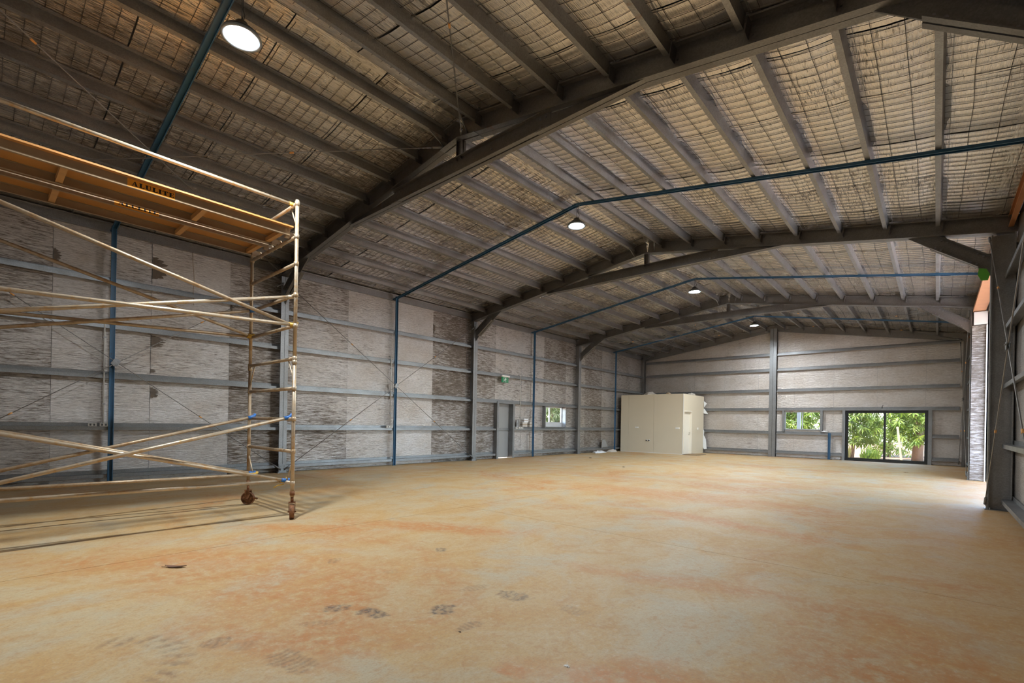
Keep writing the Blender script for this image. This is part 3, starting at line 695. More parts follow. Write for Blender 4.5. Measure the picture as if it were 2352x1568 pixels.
# ------------------------------------------------------------------ high bay lamps
LP = [(7.16, 1.93, 5.62), (6.95, 8.82, 5.80), (6.95, 15.72, 5.84), (6.96, 22.6, 5.86)]
LL = ['round high bay lamp glowing above the scaffold tower side of the shed', 'round high bay lamp glowing on the blue bar of the rod braced bay',
      'round high bay lamp glowing on the blue bar of the exit door bay', 'dim round high bay lamp hung before the far gable wall']
for i, (x, y, z) in enumerate(LP):
    t = thing('high_bay_lamp', LL[i], 'lamp', (x, y, z))
    mb = MB(); mb.lathe([(0.0, 0.02), (0.05, 0.025), (0.095, 0.028), (0.15, 0.035)] if False else [(0.0, 0.14), (0.06, 0.14), (0.07, 0.09), (0.105, 0.075), (0.14, 0.035), (0.185, 0.02), (0.188, 0.004), (0.15, 0.0), (0.0, 0.004)], (x, y, z), 'Z', 28)
    hs = mb.build('housing', M['housing'], t)
    for k in range(12):
        a = 2*math.pi*k/12; ca, sa = math.cos(a), math.sin(a); mb = MB()
        mb.ext([(0.05, 0.05), (0.165, 0.02), (0.13, 0.06), (0.08, 0.10), (0.05, 0.11)], V(x, y, z)+V(-sa, ca, 0)*-0.003, V(x, y, z)+V(-sa, ca, 0)*0.003, (ca, sa, 0), (0, 0, 1)); mb.build('fin', M['housing'], hs)
    mb = MB(); mb.lathe([(0.142, -0.012), (0.142, -0.002), (0.19, 0.0), (0.202, -0.01), (0.204, -0.03), (0.192, -0.036), (0.142, -0.012)], (x, y, z), 'Z', 32); mb.build('lens_rim', M['clear_rim'], t)
    mb = MB(); mb.lathe([(0.0, -0.034), (0.06, -0.030), (0.11, -0.020), (0.139, -0.006), (0.139, -0.002)], (x, y, z), 'Z', 32); mb.build('lens', M['lens'], t)
    mb = MB(); mb.tube([(x, y, z+0.13), (x, y, z+0.17), (x+0.015, y, z+0.19), (x, y, z+0.215)], 0.008, 6); mb.build('hook', M['housing'], t)
    zt = zb(x)-0.04
    mb = MB(); mb.tube([(x, y, z+0.21), (x+0.005, y, zt)], 0.005, 5); mb.build('chain', M['housing'], t)
    mb = MB(); mb.tube([(x+0.04, y, z+0.13), (x+0.06, y+0.01, z+0.2), (x+0.03, y, z+0.27), (x+0.05, y, zt+0.02)], 0.006, 5); mb.build('cable', M['dark_stuff'], t)

# ------------------------------------------------------------------ rod bracing
def rods(name, label, A0, A1, B0, B1, cpos, pn):
    t = thing(name, label, 'bracing', tuple(cpos))
    for a, b in ((A0, A1), (B0, B1)):
        a, b = Vector(a), Vector(b); d = (b-a).normalized()
        mb = MB(); mb.tube([a, b], 0.0085, 6); r = mb.build('rod', M['rod'], t)
        for p, s in ((a, 1), (b, -1)):
            mb = MB(); mb.tube([p-d*s*0.06, p+d*s*0.16], 0.02, 6); mb.build('end_fitting', M['galv'], r)
        for f in (0.27, 0.73):
            p = a+(b-a)*f; mb = MB(); mb.tube([p-d*0.035, p+d*0.035], 0.014, 6); mb.build('marker', M['tag_orange'], r)
    c = Vector(cpos); pn = Vector(pn).normalized(); ax = (Vector(A1)-Vector(A0)).normalized(); ay = pn.cross(ax)
    mb = MB()
    for o in (-0.022, 0.016): mb.ext([(-0.075, -0.04), (-0.03, -0.075), (0.075, -0.03), (0.075, 0.04), (0.03, 0.075), (-0.075, 0.03)], c+pn*o, c+pn*(o+0.006), ax, ay)
    for k in range(3): bolt(mb, c+pn*0.022+ax*0.05*math.cos(k*2.1)+ay*0.05*math.sin(k*2.1), pn, 0.012, 0.012)
    mb.build('clamp_plate', M['galv'], t)
ZT, ZBt = 4.86, 0.13
xl = 0.325
rods('brace_rods', 'crossed steel brace rods on the foil wall behind the scaffold tower', (xl, FY[0]+0.15, ZBt), (xl, FR[0]-0.1, ZT), (xl, FY[0]+0.15, ZT), (xl, FR[0]-0.1, ZBt), (xl, (FY[0]+FR[0])/2, (ZT+ZBt)/2), (1, 0, 0))
rods('brace_rods', 'crossed steel brace rods on the foil wall past the scaffold tower', (xl, FR[0]+0.1, ZBt), (xl, FR[1]-0.1, ZT), (xl, FR[0]+0.1, ZT), (xl, FR[1]-0.1, ZBt), (xl, (FR[0]+FR[1])/2, (ZT+ZBt)/2), (1, 0, 0))
xr = 13.635
rods('brace_rods', 'crossed steel brace rods on the foil wall before the roller doorway', (xr, FR[0]+0.1, ZBt), (xr, FR[1]-0.12, ZT), (xr, FR[0]+0.1, ZT), (xr, FR[1]-0.12, ZBt), (xr, (FR[0]+FR[1])/2, (ZT+ZBt)/2), (-1, 0, 0))
rods('brace_rods', 'crossed steel brace rods beside the sliding glass door corner', (xr, FR[2]+0.1, ZBt), (xr, 25.8, ZT), (xr, FR[2]+0.1, ZT), (xr, 25.8, ZBt), (xr, (FR[2]+25.9)/2, (ZT+ZBt)/2), (-1, 0, 0))
def roof_rods(label, ya, yb, xa, xb):
    za, zc = rz(xa)+0.03, rz(xb)+0.03
    rods('roof_brace_rods', label, (xa, ya, za), (xb, yb, zc), (xb, ya, zc), (xa, yb, za), ((xa+xb)/2, (ya+yb)/2, (za+zc)/2), (0, 0, 1))
roof_rods('crossed roof brace rods under the blanket above the scaffold tower', FY[0]+0.1, FR[0]-0.1, 0.28, 6.60)
roof_rods('crossed roof brace rods on the slope opposite the scaffold tower', FY[0]+0.1, FR[0]-0.1, 13.62, 7.08)
roof_rods('crossed roof brace rods above the cream room', FR[2]+0.1, 25.8, 0.28, 6.75)
roof_rods('crossed roof brace rods above the sliding glass door', FR[2]+0.1, 25.8, 13.62, 7.2)

# ------------------------------------------------------------------ scaffold tower
TX0, TX1, TY0, TY1 = 4.60, 6.21, -0.06, 3.00
RUNG = [0.50, 0.945, 1.40, 1.83, 2.25, 2.71, 3.14, 3.58, 3.96, 4.42]
tw = thing('scaffold_tower', 'weathered aluminium mobile scaffold tower on rusty castors', 'scaffold', ((TX0+TX1)/2, (TY0+TY1)/2, 0))
for y in (TY0, TY1):
    for x, near in ((TX0, 0), (TX1, 1)):
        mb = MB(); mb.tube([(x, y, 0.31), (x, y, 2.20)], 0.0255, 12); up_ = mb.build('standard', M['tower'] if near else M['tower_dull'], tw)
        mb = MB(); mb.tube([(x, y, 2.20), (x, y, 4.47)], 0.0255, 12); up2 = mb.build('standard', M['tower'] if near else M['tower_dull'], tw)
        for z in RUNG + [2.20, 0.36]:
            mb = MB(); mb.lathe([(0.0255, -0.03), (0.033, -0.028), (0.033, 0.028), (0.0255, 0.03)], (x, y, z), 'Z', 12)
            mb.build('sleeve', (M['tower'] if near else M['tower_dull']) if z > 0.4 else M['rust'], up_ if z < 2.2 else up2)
    for k, z in enumerate(RUNG):
        mb = MB(); mb.tube([(TX0, y, z), (TX1, y, z)], 0.024, 12); mb.build('rung', M['tower_dull'] if 0 < k < 9 else M['tower'], tw)
    for x, s in ((TX0, 1), (TX1, -1)):                           # corner stays
        for z0_, z1_ in ((0.50, 0.80), (2.25, 1.93), (4.42, 4.10)):
            mb = MB(); mb.tube([(x+s*0.20, y, z0_), (x+s*0.01, y, z1_)], 0.011, 6); mb.build('corner_stay', M['tower'], tw)
    for x in (TX0, TX1):                                        # castors
        mb = MB(); mb.tube([(x, y, 0.22), (x, y, 0.34)], 0.021, 10)
        rot = 1.12 if x == TX1 else -0.80
        ca, sa = math.cos(rot), math.sin(rot); ax = V(ca, sa, 0); ro = V(-sa, ca, 0)       # axle direction, rolling direction
        for s in (-1, 1):
            mb.ext([(-0.035, 0.235), (0.035, 0.235), (0.05, 0.16), (0.02, 0.09), (-0.02, 0.09), (-0.03, 0.16)], V(x, y, 0)+ax*s*0.040-ax*0.003, V(x, y, 0)+ax*s*0.040+ax*0.003, ro, (0, 0, 1))
        mb.ext([(-0.045, -0.035), (0.045, -0.035), (0.045, 0.035), (-0.045, 0.035)], (x, y, 0.226), (x, y, 0.24), ax, ro)
        ck = mb.build('castor_fork', M['rust'], tw)
        mb = MB(); R_ = 0.103; c0 = V(x, y, R_)
        prof = [(0.018, 0.030), (0.018, 0.012), (0.080, 0.010), (0.086, 0.028), (R_-0.004, 0.030), (R_, 0.022), (R_, -0.022), (R_-0.004, -0.030), (0.086, -0.028), (0.080, -0.010), (0.018, -0.012), (0.018, -0.030)]
        n0 = len(mb.v); kk = 24
        for r, h in prof:
            for j in range(kk):
                a = 2*math.pi*j/kk; mb.v.append(tuple(c0+ax*h+ro*(r*math.cos(a))+V(0, 0, r*math.sin(a))))
        for i in range(len(prof)-1):
            for j in range(kk):
                a = n0+i*kk+j; b = n0+i*kk+(j+1) % kk; mb.f.append((a, b, b+kk, a+kk))
        mb.tube([c0-ax*0.055, c0+ax*0.055], 0.010, 6); mb.build('castor_wheel', M['rust'], ck)
        mb = MB(); mb.ext([(0.06, 0.10), (0.15, 0.085), (0.15, 0.105), (0.06, 0.125)], V(x, y, 0)-ax*0.02, V(x, y, 0)+ax*0.02, ro, (0, 0, 1)); mb.build('brake_lever', M['rust'], ck)
def brace(x, z_near, z_far, dx, yo=0.0, clip=None, dull=False):
    a = V(x+dx, TY1-0.05, z_near); b = V(x+dx, TY0+0.05, z_far)
    mb = MB(); mb.tube([a, b], 0.023, 10); o = mb.build('brace', M['tower_dull'] if dull else M['tower'], tw)
    d = (b-a).normalized()
    for p, s in ((a, 1), (b, -1)):
        mb = MB(); mb.tube([p+d*s*0.02, p-d*s*0.05, p-d*s*0.075+V(0, 0, 0.012), p-d*s*0.09+V(0, 0, 0.045)], [0.028, 0.03, 0.026, 0.02], 8)
        mb.build('brace_clip', clip or (M['tower_dull'] if dull else M['tower']), o)
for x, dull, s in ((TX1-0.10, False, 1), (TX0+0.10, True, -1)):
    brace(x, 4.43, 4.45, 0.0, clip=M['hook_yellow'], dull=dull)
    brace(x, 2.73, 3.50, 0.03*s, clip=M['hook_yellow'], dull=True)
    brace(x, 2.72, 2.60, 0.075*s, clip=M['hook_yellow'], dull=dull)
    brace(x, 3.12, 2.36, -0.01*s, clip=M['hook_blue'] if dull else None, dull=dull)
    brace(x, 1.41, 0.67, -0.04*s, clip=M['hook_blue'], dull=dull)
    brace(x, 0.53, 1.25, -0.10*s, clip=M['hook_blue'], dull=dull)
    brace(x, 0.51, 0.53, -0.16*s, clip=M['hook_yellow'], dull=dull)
# hooks spare lever
mb = MB(); mb.tube([(TX1-0.20, TY1-0.03, 0.47), (TX1-0.20, TY1-0.12, 0.46), (TX1-0.21, TY1-0.17, 0.43)], 0.009, 6); mb.build('clip_lever', M['hook_yellow'], tw)

# lettering: slab serif capitals, each a list of convex quads in a 0..1 box (x, z)
def glyph(ch):
    R = lambda x0, z0, x1, z1: [(x0, z0), (x1, z0), (x1, z1), (x0, z1)]
    if ch == 'L': return 0.80, [R(.10, 0, .42, 1), R(0, .90, .52, 1), R(0, 0, .80, .11), [(.62, .11), (.80, .11), (.80, .34), (.74, .34)]]
    if ch == 'I': return 0.52, [R(.10, 0, .42, 1), R(0, .90, .52, 1), R(0, 0, .52, .10)]
    if ch == 'T': return 0.88, [R(.28, 0, .60, 1), R(0, .88, .88, 1), R(.16, 0, .72, .10), [(0, .66), (.07, .66), (.16, .88), (0, .88)], [(.81, .66), (.88, .66), (.88, .88), (.72, .88)]]
    if ch == 'E': return 0.82, [R(.10, 0, .42, 1), R(0, .90, .80, 1), R(0, 0, .82, .10), R(.42, .46, .64, .56), R(.60, .38, .67, .64), [(.64, .90), (.80, .90), (.80, .70), (.74, .70)], [(.64, .10), (.82, .10), (.82, .32), (.76, .32)]]
    if ch == 'U':
        q = [R(.10, .30, .40, 1), R(0, .90, .50, 1), R(.74, .30, .84, 1), R(.62, .90, .94, 1)]
        P = [(.10, .30), (.16, .12), (.30, .02), (.48, -.02), (.66, .02), (.79, .13), (.84, .30)]; I = [(.40, .30), (.42, .20), (.47, .13), (.54, .10), (.62, .13), (.70, .20), (.74, .30)]
        for k in range(6): q.append([P[k], P[k+1], I[k+1], I[k]])
        return 0.94, q
    if ch == 'A':
        return 1.0, [[(.46, 1), (.60, 1), (.92, .06), (.60, .06)], [(.46, 1), (.53, .86), (.22, .06), (.12, .06)], R(.28, .28, .66, .37), R(0, 0, .34, .09), R(.50, 0, 1.0, .09)]
def plank(xa, xb, label, lettered):
    t = thing('scaffold_plank', label, 'scaffold plank', ((xa+xb)/2, (TY0+TY1)/2, 3.984))
    z0_, z1_ = 3.985, 4.085
    mb = MB(); mb.box(xa-0.09, xb+0.06, TY0+0.05, TY1-0.03, z1_, z1_+0.02); mb.build('deck_board', M['ply'], t)
    for s, x in ((1, xb), (-1, xa)):
        mb = MB(); mb.ext([(-0.05, 0), (0.05, 0), (0.05, -0.035), (0.044, -0.035), (0.044, -0.005), (-0.044, -0.005), (-0.044, -0.035), (-0.05, -0.035)], (x, TY0+0.05, z0_+0.05), (x, TY1-0.05, z0_+0.05), (0, 0, 1), (s, 0, 0))
        bm = mb.build('side_beam', M['beam'], t)
        if s > 0:
            mb = MB(); mb.box(x, x+0.0015, 1.135, 1.585, z0_+0.006, z1_-0.004); st = mb.build('sticker', M['sticker'], bm)
            mb = MB(); yy = 1.17; hgt = 0.052; zz = z0_+0.024; wid = 0.062
            for ch in 'ALULITE':
                w, qs = glyph(ch)
                for q in qs: mb.poly([(x+0.0022, yy+px*wid, zz+pz*hgt) for px, pz in q])
                yy += w*wid+0.008
            mb.build('lettering', M['ink'], bm, label='black slab serif word ALULITE')
    for y in (0.62, 1.92, 2.86):
        mb = MB(); mb.box(xa+0.005, xb-0.005, y-0.03, y+0.03, z0_+0.012, z0_+0.07); mb.build('batten', M['batten'], t)
    for y, s in ((TY1, 1), (TY0, -1)):
        for x in (xa+0.06, xb-0.06):
            mb = MB(); mb.ext([(-0.10, 0.085), (0.035, 0.085), (0.050, 0.05), (0.045, -0.01), (0.033, -0.012), (0.030, 0.02), (0.0, 0.032), (-0.03, 0.02), (-0.04, -0.002), (-0.10, 0.0)], (x-0.018, y, 3.96), (x+0.018, y, 3.96), (0, s, 0), (0, 0, 1)); mb.build('hook', M['tower'], t)
    return t
plank(5.55, 6.11, 'orange plywood scaffold plank with full lettered sticker on its edge beam', 1)
plank(4.80, 5.37, 'orange plywood scaffold plank lying nearer the foil wall', 1)

# ------------------------------------------------------------------ exit door, window in left wall
d1 = MB(); ya, yb, z0_, z1_ = DOOR
for a, b in ((ya-0.10, ya), (yb, yb+0.10)): d1.box(-0.05, 0.235, a, b, 0.0, 2.23)
d1.box(-0.05, 0.235, ya, yb, z1_, 2.23)
door1 = struct(d1.build('door_1', M['galv']), 'grey steel exit door in the foil wall')
mb = MB(); mb.box(-0.04, 0.005, ya+0.004, yb-0.004, 0.03, z1_); lf = mb.build('door_leaf', M['door_grey'], door1)
mb = MB(); mb.box(0.005, 0.05, ya+0.05, yb-0.05, 1.10, 1.20); pb_ = mb.build('push_bar', M['galv'], lf)
mb = MB(); bolt(mb, (0.006, ya+0.07, 1.15), (1, 0, 0), 0.03, 0.06); mb.build('lock', M['housing'], lf)
for z in (0.3, 1.1, 1.85):
    mb = MB(); mb.tube([(0.012, yb-0.012, z-0.05), (0.012, yb-0.012, z+0.05)], 0.01, 6); mb.build('hinge', M['galv'], door1)
w1 = MB(); ya, yb, z0_, z1_ = WIN1
w1.box(-0.06, 0.21, ya-0.06, ya, 1.22, 2.2); w1.box(-0.06, 0.21, yb, yb+0.06, 1.22, 2.2); w1.box(-0.06, 0.12, ya, yb, z1_, z1_+0.03); w1.box(-0.07, 0.16, ya, yb, z0_-0.03, z0_)
win1 = struct(w1.build('window_1', M['galv']), 'two pane sliding window in the long foil wall')
def sash(parent, horiz, a, b, z0_, z1_, pos, mat, w=0.04, th=0.03, mull=None):
    """frame bars round a..b x z0..z1 (horiz 'Y' -> plane X=pos, 'X' -> plane Y=pos)"""
    def bx(u0, u1, v0, v1, t0, t1):
        m = MB(); (m.box(pos+t0, pos+t1, u0, u1, v0, v1) if horiz == 'Y' else m.box(u0, u1, pos+t0, pos+t1, v0, v1)); return m
    f = bx(a, b, z0_, z0_+w, -th, th)
    for args in ((a, b, z1_-w, z1_), (a, a+w, z0_+w, z1_-w), (b-w, b, z0_+w, z1_-w)): 
        q = bx(*args, -th, th); n = len(f.v); f.v += q.v; f.f += [tuple(i+n for i in g) for g in q.f]
    fr = f.build('window_frame', mat, parent)
    if mull: 
        for mx in mull: bx(mx-w*0.55, mx+w*0.55, z0_+w, z1_-w, -th*0.8, th*0.8).build('mullion', mat, fr)
        cuts = [a+w]+mull+[b-w]
    else: cuts = [a+w, b-w]
    for u0, u1 in zip(cuts[:-1], cuts[1:]): bx(u0, u1, z0_+w, z1_-w, -0.003, 0.003).build('pane', M['glass'], fr)
    return fr
sash(win1, 'Y', ya, yb, 1.42, z1_, -0.03, M['alu_frame'], 0.05, 0.03, [17.18])
mb = MB(); mb.box(-0.05, 0.0, ya, yb, z0_, 1.42); mb.build('sill_panel', M['alu_frame'], win1)
# sliding glass door and window in the far wall
a, b, z0_, z1_ = SLID
s1 = MB(); s1.box(a-0.10, a, YE-0.17, YE+0.09, 0, 2.27); s1.box(b, b+0.12, YE-0.17, YE+0.09, 0, 2.27)
door2 = struct(s1.build('door_2', M['galv']), 'black framed sliding glass door in the far wall')
f = MB(); yc = YE+0.02
f.box(a, b, yc-0.06, yc+0.06, 0.0, 0.05); f.box(a, b, yc-0.06, yc+0.06, z1_-0.06, z1_); f.box(a, a+0.055, yc-0.06, yc+0.06, 0.05, z1_-0.06); f.box(b-0.055, b, yc-0.06, yc+0.06, 0.05, z1_-0.06)
fr = f.build('door_frame', M['black'], door2)
for u0, u1, off in ((a+0.055, 11.34, 0.025), (11.26, b-0.055, -0.025)):
    f = MB(); w = 0.055
    f.box(u0, u1, yc+off-0.02, yc+off+0.02, 0.05, 0.05+0.08); f.box(u0, u1, yc+off-0.02, yc+off+0.02, z1_-0.06-w, z1_-0.06)
    f.box(u0, u0+w, yc+off-0.02, yc+off+0.02, 0.13, z1_-0.06-w); f.box(u1-w, u1, yc+off-0.02, yc+off+0.02, 0.13, z1_-0.06-w)
    pn = f.build('sliding_panel', M['black'], fr)
    MB().box(u0+w, u1-w, yc+off-0.003, yc+off+0.003, 0.13, z1_-0.06-w).build('pane', M['glass'], pn)
mb = MB(); mb.tube([(b-0.09, yc-0.05, 0.95), (b-0.13, yc-0.10, 0.98), (b-0.13, yc-0.10, 1.12), (b-0.09, yc-0.05, 1.15)], 0.011, 6); mb.build('handle', M['black'], fr)
a, b, z0_, z1_ = WIN2
s1 = MB(); s1.box(a-0.09, a, YE-0.17, YE+0.09, 1.24, 2.25); s1.box(b, b+0.10, YE-0.17, YE+0.09, 1.24, 2.25); s1.box(a, b, YE-0.05, YE+0.09, z0_-0.03, z0_)
win2 = struct(s1.build('window_2', M['galv']), 'two pane window beside the sliding glass door')
sash(win2, 'X', a, b, z0_, z1_, YE+0.03, M['alu_frame'], 0.03, 0.025, [8.22])

# ------------------------------------------------------------------ roller doorway in right wall
jb = MB(); jb.box(13.685, 13.975, 18.87, 18.885, 0.02, 4.40)
jam = MB(); jam.box(13.975, 14.0, 18.80, 18.87, 0.0, 4.40); jam.box(13.99, 14.05, 12.40, 12.44, 0.0, 4.40)
d3 = struct(jam.build('door_3', M['white_trim']), 'open roller doorway in the right hand wall')
jp = jb.build('foil_jamb', M['foil_end'], d3); jp['dirt'] = 0.95
mb = MB()
for zz in (0.5, 1.3, 2.1, 2.9, 3.7, 4.2):
    for x in (13.70, 13.83, 13.96): bolt(mb, (x, 18.87, zz), (0, -1, 0), 0.010, 0.006)
mb.build('screw_set', M['galv'], jp, kind='stuff')
mb = MB(); mb.ext(cprof(0.26, 0.09, 0.02), (13.83, 12.33, 4.80), (13.83, 18.98, 4.80), (1, 0, 0), (0, 0, 1)); mb.build('lintel', M['bounce_orange'], d3)
mb = MB(); mb.box(13.72, 14.0, 18.83, 18.87, 4.42, 4.78); mb.build('end_plate', M['white_trim'], d3)
mb = MB(); mb.lathe([(0.0, 12.46), (0.02, 12.46), (0.16, 12.46), (0.17, 12.48), (0.17, 18.78), (0.16, 18.8), (0.0, 18.8)], (14.25, 0, 4.62), 'Y', 20); mb.build('door_roll', M['white_trim'], d3)
for s in (12.30, 18.96):
    mb = MB(); mb.ext(cprof(0.14, 0.06, 0.012), (13.93, s, 0.0), (13.93, s, 4.78), (1, 0, 0), (0, 1 if s < 15 else -1, 0)); mb.build('door_guide', M['galv'], d3)
mb = MB(); mb.poly([(13.50, 12.05, 4.36), (13.60, 12.05, 4.32), (13.645, 12.05, 4.20), (13.60, 12.05, 4.12), (13.53, 12.05, 4.14), (13.485, 12.05, 4.24)])
mb.ext([(13.50, 4.36), (13.60, 4.33), (13.645, 4.22), (13.62, 4.12), (13.53, 4.13), (13.485, 4.24)], (0, 12.085, 0), (0, 12.09, 0), (1, 0, 0), (0, 0, 1)); mb.v = mb.v[6:]; mb.f = [tuple(i-6 for i in q) for q in mb.f[1:]]
tag(mb.build('paper_label', M['green_paper']), 'green paper label stuck on the knee brace beside the roller doorway', 'label')

# ------------------------------------------------------------------ cream room in the far corner
RXa, RXb, RYa, RYb, RH = 0.30, 3.68, 23.10, 25.86, 2.99
room = thing('partition_room', 'small cream panelled room in the far corner of the shed', 'room', (RXa, RYa, 0))
for x0, x1 in ((RXa, 0.745), (0.752, 2.160), (2.167, RXb)):
    MB().box(x0, x1, RYa, RYa+0.075, 0.0, RH-0.03).build('wall_panel', M['white_panel'], room)
DR = (23.19, 24.22, 2.17)
for y0, y1, z0_, z1_ in ((RYa+0.076, DR[0]+0.03, 0, RH-0.03), (DR[0]+0.03, DR[1], DR[2], RH-0.03), (DR[1], RYb, 0, RH-0.03)):
    MB().box(RXb-0.075, RXb, y0, y1, z0_, z1_).build('wall_panel', M['white_panel'], room)
MB().box(RXa, RXa+0.075, RYa+0.076, RYb, 0.0, RH-0.03).build('wall_panel', M['white_panel'], room)
MB().box(RXa, RXb-0.076, RYb-0.075, RYb, 0.0, RH-0.03).build('wall_panel', M['white_panel'], room)
MB().box(RXa+0.0, RXb, RYa, RYb, RH-0.03, RH).build('roof_panel', M['white_panel'], room)
mb = MB(); mb.box(RXb-0.012, RXb+0.012, RYa-0.006, RYa+0.02, 0.0, RH); mb.box(RXa, RXb, RYa-0.004, RYa, 0.0, 0.03); mb.build('corner_trim', M['white_trim'], room)
mb = MB(); e = 0.05
mb.box(RXb-0.14, RXb+0.014, DR[0]-0.0, DR[0]+e, 0, DR[2]); mb.box(RXb-0.14, RXb+0.014, DR[1]-e, DR[1], 0, DR[2]); mb.box(RXb-0.14, RXb+0.014, DR[0]+e, DR[1]-e, DR[2]-e, DR[2])
df = mb.build('door_frame', M['white_door'], room)
MB().box(RXb-0.135, RXb-0.09, DR[0]+e, DR[1]-e, 0.01, DR[2]-e).build('door_leaf', M['white_door'], df)
mb = MB(); mb.tube([(RXb-0.09, DR[1]-0.13, 1.06), (RXb-0.03, DR[1]-0.13, 1.06), (RXb-0.03, DR[1]-0.24, 1.06)], 0.013, 8); bolt(mb, (RXb-0.09, DR[1]-0.13, 0.98), (1, 0, 0), 0.02, 0.02); mb.build('door_handle', M['housing'], df)
t = thing('plastic_wrap', 'white plastic sheeting hanging behind the cream room', 'plastic sheet', (3.85, 25.8, 0.2))
for pts in ([(3.69, 2.75), (3.86, 2.62), (3.72, 2.42)], [(3.69, 2.35), (3.74, 2.33), (3.92, 2.06), (3.69, 2.10)], [(3.69, 1.25), (3.74, 1.15), (3.72, 0.95), (3.83, 0.72), (3.88, 0.22), (3.74, 0.20), (3.69, 0.30)]):
    MB().ext(pts, (0, 25.80, 0), (0, 25.825, 0), (1, 0, 0), (0, 0, 1)).build('flap', M['plastic_wrap'], t)
def socket(name, label, c, nrm_, w, h, gang=2, conduit=None, group=None):
    c = Vector(c); nn = Vector(nrm_); ux = Vector((0, 0, 1)).cross(nn)
    t = thing(name, label, 'power outlet' if gang else 'switch', tuple(c), group)
    MB().ext([(-w/2, -h/2), (w/2, -h/2), (w/2, h/2), (-w/2, h/2)], c, c+nn*0.04, ux, (0, 0, 1)).build('box', M['white_trim'] if conduit is None else M['box_grey'], t)
    for k in range(max(1, gang)):
        o = ux*((k-(gang-1)/2)*w*0.45) if gang else Vector((0, 0, 0))
        MB().ext([(-0.014, -0.02), (0.014, -0.02), (0.014, 0.02), (-0.014, 0.02)], c+o+nn*0.04, c+o+nn*0.046, ux, (0, 0, 1)).build('rocker', M['housing'] if conduit else M['white_print'], t)
socket('power_outlet', 'white double power outlet on the cream room wall beside the panel joint', (1.24, RYa, 1.295), (0, -1, 0), 0.17, 0.075)
socket('power_outlet', 'white double power outlet near the corner of the cream room', (3.41, RYa, 1.295), (0, -1, 0), 0.19, 0.075)
socket('light_switch', 'small white light switch beside the cream room door', (RXb, 25.0, 1.285), (1, 0, 0), 0.075, 0.11, 0)
for x in (1.80, 1.93):
    t = thing('pipe_stub', 'black pipe outlet on the cream room wall, ' + ('the one closer to the shed wall' if x < 1.9 else 'the one closer to the panel joint'), 'pipe', (x, RYa, 0.635))
    mb = MB(); mb.lathe([(0.0, -0.07), (0.02, -0.07), (0.033, -0.07), (0.033, 0.0)], (x, RYa, 0.635), 'Y', 12); mb.build('pipe', M['dark_stuff'], t)
    mb = MB(); mb.lathe([(0.033, -0.006), (0.052, -0.006), (0.052, 0.0)], (x, RYa, 0.635), 'Y', 12); mb.build('collar', M['white_print'], t)
def heap(name, label, cat, c, sx, sy, sz, mat, seed):
    mb = MB(); k, m_ = 12, 6; n0 = 0
    for i in range(m_+1):
        ph = math.pi/2*i/m_
        for j in range(k):
            a = 2*math.pi*j/k; r = math.cos(ph)*(1+0.35*mnoise.noise(Vector((math.cos(a)*1.7+seed, math.sin(a)*1.7, ph*2))))
            mb.v.append((c[0]+sx*r*math.cos(a), c[1]+sy*r*math.sin(a), c[2]+sz*math.sin(ph)*(1+0.4*mnoise.noise(Vector((a, seed, ph*3))))))
    for i in range(m_):
        for j in range(k):
            a = i*k+j; b = i*k+(j+1) % k; mb.f.append((a, b, b+k, a+k))
    mb.f.append(tuple(range(k))[::-1]); mb.f.append(tuple(range(m_*k, (m_+1)*k)))
    return tag(mb.build(name, mat), label, cat)
heap('sack', 'folded pale sack lying on the cream room roof by the wall corner', 'sack', (1.75, 23.5, RH), 0.35, 0.25, 0.14, M['carton'], 1)
heap('cloth_bundle', 'small crumpled cloth bundle on the cream room roof edge', 'cloth', (2.80, 23.35, RH), 0.14, 0.12, 0.10, M['timber'], 2)
heap('carton_scrap', 'flat carton scrap on the cream room roof over the door', 'carton', (3.45, 24.7, RH), 0.18, 0.35, 0.13, M['carton'], 3)
t = thing('door_mat', 'brown coir door mat in front of the cream room door', 'mat', (4.05, 23.6, 0))
MB().box(3.72, 4.42, 23.0, 24.25, 0.0, 0.018).build('pile', M['mat'], t); 
mb = MB()
for q in ((3.72, 4.42, 23.0, 23.03), (3.72, 4.42, 24.22, 24.25), (3.72, 3.75, 23.03, 24.22), (4.39, 4.42, 23.03, 24.22)): mb.box(*q, 0.018, 0.022)
mb.build('border', M['dark_stuff'], t)

# ------------------------------------------------------------------ fittings on the left wall
def conduit(label, y, z0_, z1_):
    t = thing('conduit', label, 'conduit', (0.225, y, z0_)); mb = MB(); mb.tube([(0.225, y, z0_), (0.225, y, z1_-0.03), (0.19, y-0.01, z1_+0.02), (0.12, y-0.02, z1_+0.03)], 0.0135, 8); p = mb.build('pipe', M['box_grey'], t)
    for z in (z0_+0.4, (z0_+z1_)/2, z1_-0.35): MB().box(0.21, 0.243, y-0.028, y+0.028, z-0.01, z+0.01).build('saddle', M['galv'], p)
conduit('grey conduit running down to the outlets behind the scaffold tower', 1.79, 1.24, 3.35)
conduit('grey conduit beside the blue post of the rod braced bay', 8.66, 1.24, 3.38)
conduit('grey conduit between the exit door and blue post', 14.86, 1.24, 3.33)
socket('power_outlet', 'grey double outlet under the conduit end behind the scaffold tower', (0.212, 1.80, 1.215), (1, 0, 0), 0.13, 0.065, 2, True)
socket('power_outlet', 'grey double outlet set apart from the conduit behind the scaffold', (0.212, 1.62, 1.215), (1, 0, 0), 0.13, 0.065, 2, True)
socket('power_outlet', 'grey double outlet on the girt beside the rod braced blue post', (0.212, 8.62, 1.215), (1, 0, 0), 0.22, 0.075, 2, True)
socket('power_outlet', 'grey double outlet on the girt right beside the exit door frame', (0.212, 14.66, 1.215), (1, 0, 0), 0.16, 0.08, 2, True)
